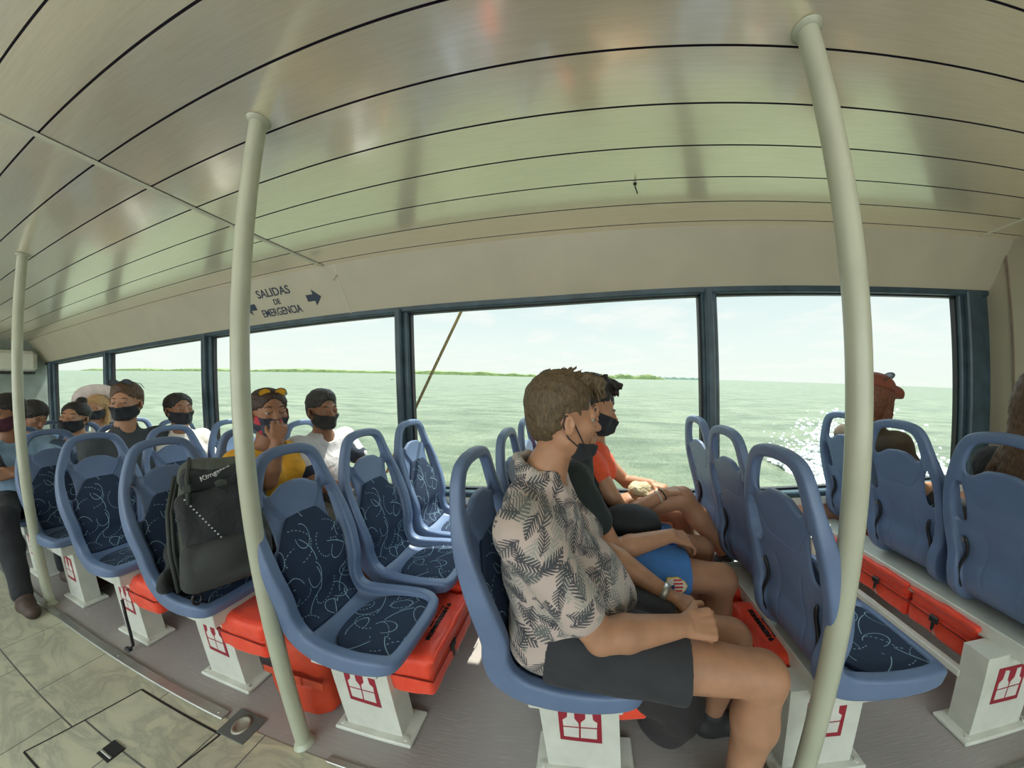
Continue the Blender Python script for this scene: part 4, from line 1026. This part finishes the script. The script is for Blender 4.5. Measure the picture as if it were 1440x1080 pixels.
def sunglasses(HM, body, z=.085, x=.075, lens=None):
    mb = MB(); b = V3(body.location)
    for sg in (-1, 1):
        el = [HM @ V3((x+.012*math.sin(t)+.003, sg*.034+.027*math.cos(t), z+.021*math.sin(t)))-b for t in [i*math.pi/8 for i in range(16)]]
        mb.tube(el, .0024, 6, closed=True); mb.tube([HM @ V3(p)-b for p in ((x, sg*.06, z+.004), (x-.05, sg*.084, z-.005), (x-.10, sg*.082, z-.03))], .0022, 6)
    mb.tube([HM @ V3(p)-b for p in ((x+.004, -.009, z+.004), (x+.004, .009, z+.004))], .0025, 6)
    o = mb.build('sunglasses', mat('dark_glasses_frame', (.02, .02, .02), .25), body)
    mb = MB()
    for sg in (-1, 1):
        mb.add([HM @ V3((x+.012*math.sin(t)+.003, sg*.034+.027*math.cos(t), z+.021*math.sin(t)))-b for t in [i*math.pi/8 for i in range(16)]], [tuple(range(16)), tuple(range(16))[::-1]])
    mb.build('lens', lens or mat('smoked_lens', (.05, .06, .07), .08), o); return o
BLK = m_cloth('black_mask_cloth', (.016, .018, .024), 20, .3)
# ---------------------------------------------------------------- man in floral shirt
J = seated(-.34, .775, lean=.0, s=1.0, h=.0)
J.update(pel=V3((-.105, .775, .60)), che=V3((-.125, .775, .86)), nek=V3((-.115, .78, 1.05)), head=V3((-.055, .79, 1.205)),
         shR=V3((-.145, .60, .965)), shL=V3((-.12, .95, .955)), elR=V3((.035, .585, .70)), elL=V3((.06, .955, .70)), wrR=V3((.255, .65, .672)), wrL=V3((.27, .84, .605)),
         hdR=V3((.95, .18, -.16)), hnR=V3((.05, -.62, .78)), hdL=V3((.95, -.22, -.22)), hnL=V3((0, .3, 1)), cuR=1.25, cuL=.8,
         hiR=V3((-.09, .69, .590)), hiL=V3((-.09, .84, .575)), knR=V3((.475, .63, .525)), knL=V3((.48, .81, .465)), anR=V3((.44, .60, .10)), anL=V3((.46, .84, .10)))
M_FLOR = m_floral(); BRN = m_hair('light_brown_hair', (.10, .068, .036))
def m1x(g):
    g.ell((-.02, .775, .70), (.145, .165, .13), None, .04); g.cone((.02, .70, .665), (.09, .78, .655), .075, .065, .03); g.ell((-.10, .70, .60), (.12, .12, .09), None, .03)
b1, H1 = person('person', 'man in palm-leaf print shirt and dark shorts, black mask below his nose', J, h=.0043, yaw=20, pitch=-3, hair=(None, BRN), hairfn=lambda q: hair_fringe(q, 3, 46, .012),
      top=('floral_shirt', M_FLOR), sleeve=.72, bottom=('dark_shorts', m_cloth('charcoal_shorts_cloth', (.028, .029, .034))), leg=.62, mask=BLK, mask_top=-.060, mask_x=.034, hs=1.05, shoes=mat('dark_shoe', (.03, .03, .03), .6), collar=.066, extra=m1x)
# collar of the shirt
g = SDF((-.26, .66, .96), (.02, .90, 1.12), .005); nk = J['nek']
for sg in (-1, 1):
    pts = [nk+V3((-.085, 0, .035)), nk+V3((-.062, sg*.055, .030)), nk+V3((0, sg*.078, .0)), nk+V3((.055, sg*.06, -.045)), nk+V3((.085, sg*.03, -.10))]
    for a, b in zip(pts[:-1], pts[1:]): g.cone(a, b, .013, .012, .01); g.cone(a+V3((0, sg*.012, -.022)), b+V3((0, sg*.012, -.022)), .009, None, .012)
g.build('collar', M_FLOR, b1)
mb = MB(); c = J['wrL']-V3(b1.location); d = (J['wrL']-J['elL']).normalized(); mb.tube([c-d*.022, c-d*.002], .0335, 20); mb.build('wristwatch', mat('steel_watch', (.5, .5, .48), .3, metal=.7), b1)
mb = MB(); mb.tube([V3(p)-V3(b1.location) for p in [(.045, .600, .628), (.045, .588, .628)]], .012, 16); mb.build('shorts_button', mat('pearl_button', (.55, .48, .38), .3), b1)
# ---------------------------------------------------------------- man in dark tee and blue shorts
J = seated(-.30, 1.15)
J.update(pel=V3((-.06, 1.15, .60)), che=V3((-.07, 1.15, .86)), nek=V3((-.01, 1.16, 1.04)), head=V3((.045, 1.17, 1.205)), shR=V3((-.04, .985, .94)), shL=V3((-.03, 1.33, .94)), elR=V3((.11, .995, .665)), elL=V3((.16, 1.36, .66)),
         wrR=V3((.345, 1.065, .685)), wrL=V3((.36, 1.23, .60)), hdR=V3((.95, .3, -.35)), hnR=V3((0, -.3, 1)), cuR=.5, hiR=V3((-.05, 1.05, .595)), hiL=V3((-.05, 1.24, .595)),
         knR=V3((.55, 1.04, .51)), knL=V3((.55, 1.25, .51)), anR=V3((.52, 1.06, .10)), anL=V3((.54, 1.26, .10)))
BLKH = m_hair('black_hair', (.022, .018, .016))
BLUE = m_cloth('blue_shorts_cloth', (.045, .16, .42))
b2, H2 = person('person', 'man in dark green-black tee and bright blue shorts, between the floral shirt and the window passenger', J, h=.006, yaw=18, pitch=-8, skin='tan_skin', hair=(None, BLKH), hairfn=lambda q: hair_fringe(q, 8, 40, .02),
      top=('t_shirt', m_cloth('dark_green_tee', (.012, .019, .018))), sleeve=.55, bottom=('blue_shorts', BLUE), leg=.74, mask=BLK, mask_top=-.018, hs=1.04, shoes=mat('dark_shoe', (.03, .03, .03), .6), wr=(.005, 30))
b2['label'] = 'man in dark tee and bright blue shorts, seated between floral shirt and window'
# crest on the blue shorts: shield with red and white stripes
crest = lambda: None
Tc = frame(V3((.335, .947, .555))-V3(b2.location), (0, .28, 1), (-1, 0, .10))
def shield(s): return [(-.026*s, .030*s), (0, .034*s), (.026*s, .030*s), (.028*s, -.006*s), (.014*s, -.028*s), (0, -.036*s), (-.014*s, -.028*s), (-.028*s, -.006*s)]
mb = MB(); mb.prism(shield(1.15)[::-1], Tc, .0035); cr = mb.build('club_crest', mat('yellow_thread', (.75, .5, .1), .6), b2)
mb = MB(); mb.prism(shield(1.0)[::-1], Tc @ Matrix.Translation((0, 0, -.0002)), .0045)
mb.mi = 1
for i in range(4): x = -.019+.0125*i; mb.prism([(x, -.026+abs(x)*.3), (x+.006, -.026+abs(x)*.3), (x+.006, .010 if i < 4 else 0), (x, .010)], Tc @ Matrix.Translation((0, 0, .0044)), .0008)
mb.mi = 2; mb.prism([(-.026, .008), (.006, .008), (-.002, .030), (-.024, .028)], Tc @ Matrix.Translation((0, 0, .0044)), .0011)
mb.build('crest_stripes', [mat('white_thread', (.7, .66, .6), .6), mat('red_thread', (.55, .03, .03), .6), mat('navy_thread', (.02, .05, .2), .6)], cr)
# small black bag on his lap
g = SDF((.06, 1.0, .60), (.36, 1.30, .78), .006); g.ell((.20, 1.17, .70), (.12, .085, .06), None, 0); g.ell((.27, 1.15, .69), (.07, .06, .05), None, .03); g.wrinkle(.006, 40, 2)
o = g.build('waist_bag', m_cloth('black_nylon', (.012, .014, .016)), None, (.2, 1.13, .63)); tag(o, 'black nylon waist bag on the lap of the man in blue shorts', 'bag')
# ---------------------------------------------------------------- passenger at the window in orange-red top
J = seated(-.28, 1.525, s=.95, fem=True)
J.update(pel=V3((-.02, 1.50, .60)), che=V3((.04, 1.49, .84)), nek=V3((.07, 1.49, 1.0)), head=V3((.10, 1.50, 1.14)), shR=V3((.04, 1.35, .90)), shL=V3((.09, 1.62, .88)), elR=V3((.20, 1.28, .655)), elL=V3((.26, 1.60, .71)),
         wrR=V3((.40, 1.33, .755)), wrL=V3((.37, 1.45, .755)), hdR=V3((.95, .1, .15)), hnR=V3((-.2, -.2, 1)), cuR=.7, hdL=V3((.7, -.6, 0)), hnL=V3((0, 0, 1)), cuL=.9,
         hiR=V3((.0, 1.42, .585)), hiL=V3((.0, 1.58, .585)), knR=V3((.50, 1.36, .72)), knL=V3((.56, 1.56, .54)), anR=V3((.72, 1.34, .42)), anL=V3((.62, 1.56, .10)))
b3, H3 = person('person', 'window passenger in orange-red top with raised bare knee, beside the man in dark tee', J, s=.92, h=.006, fem=True, yaw=10, pitch=-6, skin='tan_skin', hair=(None, BLKH), top=('orange_red_top', m_cloth('orange_red_cloth', (.75, .09, .03))), sleeve=.25,
      bottom=('dark_green_shorts', m_cloth('dark_green_cloth', (.02, .035, .03))), leg=.35, mask=BLK, hs=.96, shoes=mat('dark_shoe', (.03, .03, .03), .6))
c = J['wrR']-V3(b3.location); d = (J['wrR']-J['elR']).normalized()
for q, m in ((-.035, mat('silver_thread', (.6, .6, .58), .3)), (-.012, M_DARK)):
    mb = MB(); u = d.orthogonal().normalized(); v = d.cross(u); mb.tube([c+d*q+(u*math.cos(t)+v*math.sin(t))*.029 for t in [i*math.pi/8 for i in range(16)]], .0032, 6, closed=True); mb.build('bracelet', m, b3)
g = SDF((.22, 1.33, .66), (.42, 1.52, .80), .006); g.ell((.30, 1.42, .735), (.06, .06, .04), None, 0); g.cone((.27, 1.38, .75), (.34, 1.36, .71), .02, .018, .01); g.wrinkle(.008, 70, 2)
o = g.build('folded_hat', m_cloth('cream_straw_hat', (.55, .47, .30), 60, .8), None, (.30, 1.42, .70)); tag(o, 'cream and black folded hat held by the window passenger in orange-red top', 'hat')

g = SDF((.16, .70, .0), (.46, 1.02, .42), .007); g.ell((.30, .86, .18), (.13, .13, .20), None, 0); g.ell((.24, .80, .30), (.10, .09, .08), None, .04); g.wrinkle(.012, 30, 12); g.plane((0, 0, .004), (0, 0, -1))
o = g.build('duffel_bag', m_cloth('dark_bag_cloth', (.025, .022, .022)), None, (.30, .86, 0)); tag(o, 'dark crumpled cloth bag on the deck behind the floral-shirted man\'s calf', 'bag')
# ---------------------------------------------------------------- passengers on the left
def hair_long(hs, back=-.14, w=.085, part=True):
    hs.ell((-.020, 0, .045), (.104, .088, .088), k=.01); hs.ell((-.045, 0, -.01), (.070, .080, .085), k=.02)
    hs.cone((-.05, -.03, -.02), (-.055, -.03, back), .052, .035, .03); hs.cone((-.05, .03, -.02), (-.055, .03, back), .052, .035, .03)
    for sg in (-1, 1): hs.cone((.0, sg*.078, .02), (-.005, sg*.074, back*.8), .020, .022, .02)
    hs.ell((.105, 0, -.03), (.060, .066, .085), k=.006, mode='s')
def hair_wide(hs):
    hair_long(hs, -.30)
    for a in (-.05, -.02, .01, .04): hs.cone((-.06, a, .0), (-.095, a*1.3, -.30), .042, .030, .02)
    hs.cone((-.04, .06, -.05), (-.08, .11, -.26), .025, .02, .02)
def hair_back(hs):          # pulled tight to the back
    hs.ell((-.018, 0, .042), (.101, .083, .084), k=.01); hs.ell((-.05, 0, -.01), (.058, .070, .072), k=.02)
    hs.ell((.104, 0, -.022), (.054, .080, .098), k=.006, mode='s')
    for sg in (-1, 1): hs.ell((.024, sg*.088, -.03), (.040, .03, .055), k=.006, mode='s')
def hair_bun(hs): hair_back(hs); hs.ell((-.055, 0, .135), (.034, .034, .032), k=.008)
def hair_lowbun(hs): hair_back(hs); hs.ell((-.125, .0, -.02), (.035, .035, .035), k=.008)
J = seated(-1.96, 1.15, lean=.06, fem=True)
J.update(head=V3((-1.70, 1.135, 1.205)), nek=V3((-1.735, 1.145, 1.035)), che=V3((-1.76, 1.15, .86)), shR=V3((-1.75, .985, .955)), shL=V3((-1.75, 1.31, .955)), elR=V3((-1.50, .97, .88)), wrR=V3((-1.455, 1.00, 1.065)), hdR=V3((-.12, .3, 1)), hnR=V3((.9, -.5, 0)), cuR=1.1,
         elL=V3((-1.60, 1.38, .72)), wrL=V3((-1.40, 1.28, .70)))
b4, H4 = person('person', 'woman in mustard top and flowered mask, hand raised to her chin, behind the steel pole', J, s=1.02, h=.007, fem=True, yaw=-16, pitch=2, skin='brown_skin', hair=(None, m_hair('dark_brown_hair', (.045, .025, .018))), hairfn=hair_lowbun,
      top=('mustard_top', m_cloth('mustard_cloth', (.72, .34, .02))), sleeve=.30, bottom=('grey_trousers', m_cloth('grey_patterned_cloth', (.16, .16, .15))), leg=1.6, mask=None, hs=1.08, collar=.085, shoes=mat('dark_shoe', (.03, .03, .03), .6))
def m_flowermask():
    n = NT('flowered_mask_cloth'); co = n.coord(); vo = n.n('ShaderNodeTexVoronoi'); n.put(vo.inputs['Vector'], co); vo.inputs['Scale'].default_value = 28
    f = n.sep(vo.outputs['Color'])[0]; P(n, base=n.ramp(f, [(0, (.02, .025, .04)), (.55, (.04, .05, .07)), (.62, (.42, .03, .05)), (.8, (.03, .03, .05)), (.93, (.5, .42, .4))], 'CONSTANT'), rough=.8); return n.m
g = SDF(np.array(J['head'])-.2, np.array(J['head'])+.2, .005); H = HS(g, H4, 1.08); head_shape(H, .007, False); H.cone((.105, 0, -.055), (.085, 0, -.095), .014, .022, .03)
H.plane((.06, 0, -.026), (.25, 0, 1)); H.plane((.005, 0, -.05), (-1, 0, .35)); H.plane((.0, 0, -.122), (0, 0, -1)); g.build('face_mask', m_flowermask(), b4)
sunglasses(H4, b4, .095, .055, mat('amber_lens', (.75, .38, .03), .15))
J = seated(-1.96, 1.50, lean=.06)
J.update(head=V3((-1.70, 1.475, 1.185)), nek=V3((-1.73, 1.49, 1.02)), che=V3((-1.76, 1.50, .85)), elR=V3((-1.60, 1.30, .73)), wrR=V3((-1.38, 1.36, .74)), elL=V3((-1.55, 1.66, .75)), wrL=V3((-1.33, 1.45, .80)), hdL=V3((.7, -.6, .3)))
b5, H5 = person('person', 'man with short dark hair in white and navy raglan shirt and black mask', J, s=.98, h=.007, yaw=-12, pitch=0, skin='brown_skin', hair=(None, m_hair('greying_black_hair', (.035, .033, .032))), hairfn=lambda q: hair_short(q, .014, 6, 50),
      top=('raglan_shirt', m_cloth('white_shirt_cloth', (.62, .60, .62))), sleeve=.6, sleeve_m=m_cloth('navy_sleeve_cloth', (.02, .03, .055)), bottom=('grey_trousers', m_cloth('grey_patterned_cloth', (.16, .16, .15))), leg=1.6, mask=m_cloth('charcoal_mask_cloth', (.035, .035, .035), 20, .3), hs=1.04, shoes=mat('dark_shoe', (.03, .03, .03), .6))
J = seated(-3.57, 1.13, lean=.03, s=1.06)
J.update(head=V3((-3.33, 1.125, 1.275)), nek=V3((-3.37, 1.125, 1.10)))
b6, H6 = person('person', 'man in dark grey tee with sunglasses on his brown hair and black mask', J, s=1.05, h=.009, yaw=-42, pitch=3, skin='tan_skin', hair=(None, m_hair('mid_brown_hair', (.10, .055, .03))), hairfn=lambda q: hair_short(q, .022, 5, 60),
      top=('grey_tee', m_cloth('dark_grey_tee_cloth', (.045, .052, .06))), sleeve=.55, bottom=('dark_trousers', m_cloth('dark_trouser_cloth', (.02, .02, .025))), leg=1.8, mask=BLK, hs=1.12, shoes=mat('dark_shoe', (.03, .03, .03), .6))
sunglasses(H6, b6, .128, .062)
J = seated(-3.57, 1.47, lean=.05, s=.95, fem=True)
J.update(head=V3((-3.27, 1.43, 1.205)), nek=V3((-3.33, 1.45, 1.04)))
b7, H7 = person('person', 'woman with sleek black hair and white top looking right, wearing black mask', J, s=.95, h=.009, fem=True, yaw=-2, pitch=4, skin='brown_skin', hair=(None, BLKH), hairfn=hair_back,
      top=('white_top', m_cloth('white_top_cloth', (.68, .62, .56))), sleeve=.7, bottom=('dark_trousers', m_cloth('dark_trouser_cloth', (.02, .02, .025))), leg=1.8, mask=BLK, hs=1.10, shoes=mat('dark_shoe', (.03, .03, .03), .6))
J = seated(-4.37, 1.07, lean=.05, s=.92, fem=True)
J.update(head=V3((-4.13, 1.055, 1.165)), nek=V3((-4.16, 1.07, 1.01)))
b8, H8 = person('person', 'woman with small hair bun and black mask, head tipped back, left of the white hat', J, s=.92, h=.010, fem=True, yaw=-40, pitch=6, roll=-8, skin='tan_skin', hair=(None, BLKH), hairfn=hair_bun,
      top=('strappy_top', m_cloth('dark_strappy_cloth', (.05, .08, .12))), sleeve=.05, bottom=('dark_trousers', m_cloth('dark_trouser_cloth', (.02, .02, .025))), leg=1.8, mask=BLK, hs=1.06, collar=.10, legs=True, shoes=mat('dark_shoe', (.03, .03, .03), .6))
J = seated(-5.17, 1.47, lean=.08, s=.88, fem=True)
J.update(head=V3((-4.90, 1.42, 1.225)), nek=V3((-4.95, 1.43, 1.07)))
b9, H9 = person('person', 'girl with long fair hair in a wide white sun hat and black mask', J, s=.88, h=.010, fem=True, yaw=-38, pitch=0, skin='tan_skin', hair=(None, m_hair('honey_hair', (.42, .25, .11))), hairfn=lambda q: hair_long(q, -.18),
      top=('white_top', m_cloth('white_top_cloth', (.68, .62, .56))), sleeve=.5, bottom=('dark_trousers', m_cloth('dark_trouser_cloth', (.02, .02, .025))), leg=1.8, mask=BLK, hs=1.02, shoes=mat('dark_shoe', (.03, .03, .03), .6))
mb = MB(); pr = [(0, .14), (.05, .138), (.085, .115), (.096, .07), (.100, .055), (.165, .095), (.225, .085), (.230, .070), (.165, .075), (.101, .045), (.09, .07), (.075, .11), (0, .128)]
mb.lathe(pr, (0, 0, 0), 28); Mh = Matrix.Translation(-V3(b9.location)) @ H9 @ Matrix.Translation((-.035, 0, .0)) @ Matrix.Rotation(math.radians(-62), 4, 'Y'); mb.V = [Mh @ V3(v) for v in mb.V]
mb.build('sun_hat', m_cloth('white_hat_cloth', (.72, .62, .58)), b9)
# arms-crossed man at the left edge
J = seated(-4.37, .72, lean=.0, s=1.0)
J.update(head=V3((-4.13, .685, 1.225)), nek=V3((-4.18, .70, 1.06)), elR=V3((-4.02, .52, .78)), wrR=V3((-3.90, .76, .84)), hdR=V3((-.1, .9, .1)), hnR=V3((1, 0, 0)), elL=V3((-3.99, .92, .78)), wrL=V3((-3.90, .66, .80)), hdL=V3((-.2, -.9, .0)), hnL=V3((1, 0, .1)),
         knR=V3((-3.74, .55, .55)), anR=V3((-3.36, .50, .10)), knL=V3((-3.70, .80, .56)), anL=V3((-3.62, .78, .10)))
b10, H10 = person('person', 'arms-crossed man at the left edge in light blue shirt and dark trousers', J, s=1.0, h=.009, yaw=-60, pitch=-4, skin='brown_skin', hair=(None, BLKH), hairfn=lambda q: hair_short(q, .02, 9, 50),
      top=('blue_striped_shirt', m_cloth('light_blue_cloth', (.22, .33, .45))), sleeve=.5, bottom=('dark_trousers', m_cloth('dark_trouser_cloth', (.02, .02, .025))), leg=1.95, mask=m_cloth('maroon_mask_cloth', (.07, .015, .03), 20, .3), hs=1.05, shoes=mat('brown_shoe', (.06, .035, .025), .6))
mb = MB(); b = V3(b10.location); mb.tube([V3(p)-b for p in ((-4.13, .60, 1.03), (-4.05, .60, .95), (-4.03, .62, .86), (-4.06, .66, .76))], .018, 8); mb.build('shoulder_strap', M_DARK, b10)
J = seated(-5.17, 1.0, lean=.1, s=.95)
J.update(head=V3((-4.93, .985, 1.175)), nek=V3((-5.0, 1.0, 1.01)))
b11, H11 = person('person', 'dark-haired passenger in pale blue shirt bending down, right of the far left pole', J, s=.95, h=.011, yaw=20, pitch=-30, skin='brown_skin', hair=(None, BLKH), hairfn=lambda q: hair_long(q, -.12),
      top=('pale_blue_shirt', m_cloth('pale_blue_cloth', (.25, .42, .62))), sleeve=.6, bottom=('dark_trousers', m_cloth('dark_trouser_cloth', (.02, .02, .025))), leg=1.8, hs=1.1, mask=None, shoes=mat('dark_shoe', (.03, .03, .03), .6))
# ---------------------------------------------------------------- passengers on the right, facing away
J = seated(1.49, 1.525, lean=.03, s=.95, fem=True)
J.update(head=V3((1.68, 1.515, 1.175)), nek=V3((1.66, 1.52, 1.01)))
b12, H12 = person('person', 'passenger in a reddish brown cap with glasses on it, behind the near right pole', J, s=.95, h=.008, fem=True, yaw=8, pitch=-6, skin='tan_skin', hair=(None, m_hair('auburn_hair', (.16, .06, .03))), hairfn=lambda q: hair_long(q, -.12),
      top=('khaki_top', m_cloth('khaki_cloth', (.09, .065, .04))), sleeve=.7, bottom=('dark_trousers', m_cloth('dark_trouser_cloth', (.02, .02, .025))), leg=1.8, hs=1.1, eyes=False, shoes=mat('dark_shoe', (.03, .03, .03), .6))
g = SDF(np.array(J['head'])-.22, np.array(J['head'])+.22, .006); H = HS(g, H12, 1.1); H.ell((-.018, 0, .058), (.108, .094, .085), k=.01); H.plane((0, 0, .045), (-.25, 0, -1)); H.cone((.07, 0, .052), (.15, 0, .04), .05, .045, .01); H.plane((0, 0, .034), (-.1, 0, -1)); g.build('cap', m_cloth('reddish_cap_cloth', (.20, .055, .03)), b12)
sunglasses(H12, b12, .125, .045)
J = seated(1.42, .80, lean=.08, s=.95, fem=True)
J.update(head=V3((1.70, .80, 1.19)), nek=V3((1.64, .80, 1.01)))
b13, H13 = person('person', 'passenger with long brown hair at the right photo edge, black dotted top', J, s=.95, h=.008, fem=True, yaw=0, pitch=-6, skin='tan_skin', hair=(None, m_hair('long_brown_hair', (.09, .045, .02))), hairfn=lambda q: hair_wide(q),
      top=('dotted_top', m_cloth('black_dotted_cloth', (.02, .02, .022))), sleeve=.8, bottom=('dark_trousers', m_cloth('dark_trouser_cloth', (.02, .02, .025))), leg=1.8, hs=1.12, eyes=False, shoes=mat('dark_shoe', (.03, .03, .03), .6))
# ---------------------------------------------------------------- big backpack on its seat
BK = m_cloth('black_pack_fabric', (.018, .020, .022), 14, .9); OLV = m_cloth('grey_green_pack_fabric', (.075, .083, .068), 14, .9)
bp = empty('backpack', (-1.62, .77, .50)); tag(bp, 'large black and grey-green hiking backpack leaning on the aisle seat behind the steel pole', 'backpack')
RB = Matrix.Rotation(math.radians(-32), 3, 'Z') @ Matrix.Rotation(math.radians(-12), 3, 'Y')
def bw(x, y, z): return V3((-1.555, .795, .47))+RB @ V3((x, y, z))
g = SDF((-1.98, .46, .45), (-1.12, 1.10, 1.18), .007)
g.box(bw(0, 0, .23), (.25, .31, .42), RB, .09, 0); g.box(bw(.0, 0, .42), (.24, .28, .16), RB, .06, .04); g.wrinkle(.009, 26, 3); g.plane((0, 0, .505), (0, 0, -1)); g.build('main_compartment', OLV, bp)
g = SDF((-1.98, .46, .45), (-1.12, 1.10, 1.18), .006); g.box(bw(.015, 0, .50), (.25, .27, .11), RB, .05, 0); g.ell(bw(.10, 0, .47), (.07, .13, .06), RB, .03); g.wrinkle(.006, 36, 6); g.build('top_lid', OLV, bp)
g = SDF((-1.98, .46, .45), (-1.12, 1.10, 1.18), .006); g.box(bw(.125, 0, .475), (.10, .24, .09), RB @ Matrix.Rotation(.5, 3, 'Y'), .03, 0); g.wrinkle(.004, 40, 7); lidp = g.build('lid_pocket', BK, bp)
g = SDF((-1.98, .46, .45), (-1.12, 1.10, 1.18), .006); g.box(bw(.145, 0, .31), (.10, .27, .23), RB, .04, 0); g.wrinkle(.006, 36, 8); fp = g.build('front_pocket', BK, bp)
g = SDF((-1.98, .46, .45), (-1.12, 1.10, 1.18), .006); g.box(bw(.150, 0, .13), (.13, .30, .19), RB, .05, 0); g.ell(bw(.20, 0, .15), (.04, .09, .06), RB, .02); g.wrinkle(.006, 36, 9); g.build('lower_pocket', mat('dark_grey_pack_fabric', (.036, .038, .036), .8, bump=.5, bs=20, bd=.01), bp)
g = SDF((-1.98, .46, .45), (-1.12, 1.10, 1.18), .006); g.ell(bw(-.16, -.19, .15), (.12, .05, .10), RB, 0); g.ell(bw(-.06, -.22, .07), (.12, .035, .05), RB, .03); g.wrinkle(.006, 40, 4); g.build('hip_belt', BK, bp)
b = V3(bp.location)
WEB = mat('webbing', (.04, .045, .04), .7)
for y, a in ((-.150, 0), (-.160, .03)):
    mb = MB(); mb.tube([bw(-.05+a, y, .50)-b, bw(.05+a, y-.015, .36)-b, bw(.06+a, y-.02, .2)-b, bw(.02+a, y-.02, .03)-b], .008, 6); mb.build('compression_strap', WEB, bp)
for y in (-.09, .09):
    mb = MB(); mb.tube([bw(.10, y, .565)-b, bw(.19, y, .48)-b, bw(.205, y, .38)-b], .007, 6); mb.box(bw(.2, y, .44)-b, (.012, .024, .03), RB, .003); mb.build('lid_strap', WEB, bp)
mb = MB()
for i in range(22): t = i/21; mb.ball(bw(.197+.008*math.sin(t*3), -.10+.17*t, .40-.30*t)-b, .0035, 6, 4)
mb.build('dotted_cord', mat('white_cord', (.6, .6, .58), .6), bp)
mb = MB(); c = bw(.225, .10, .225)-b; mb.tube([c+V3((0, .014*math.cos(t), .016*math.sin(t))) for t in [i*.5 for i in range(11)]], .0035, 6); mb.build('yellow_ring', mat('yellow_cord', (.75, .5, .03), .5), bp)
mb = MB(); c = bw(.16, -.11, .01)-b; mb.tube([c+V3((.0, .016*math.cos(t), .022*math.sin(t))) for t in [i*math.pi/6 for i in range(12)]], .005, 6, closed=True); mb.build('belt_buckle', M_DARK, bp)
Rl = (RB @ Matrix.Rotation(.5, 3, 'Y'))
text_obj('lettering', 'Kimgston', .03, frame(bw(.185, .0, .487), (0, 1, .25), Rl @ V3((0, 0, 1))), mat('white_print', (.65, .65, .65), .5), bp, .002)
text_obj('lettering', 'ROYAL 50', .024, frame(bw(.199, .105, .33), RB @ V3((0, 0, -1)), (0, 1, 0)), _mats['white_print'], bp, .002)
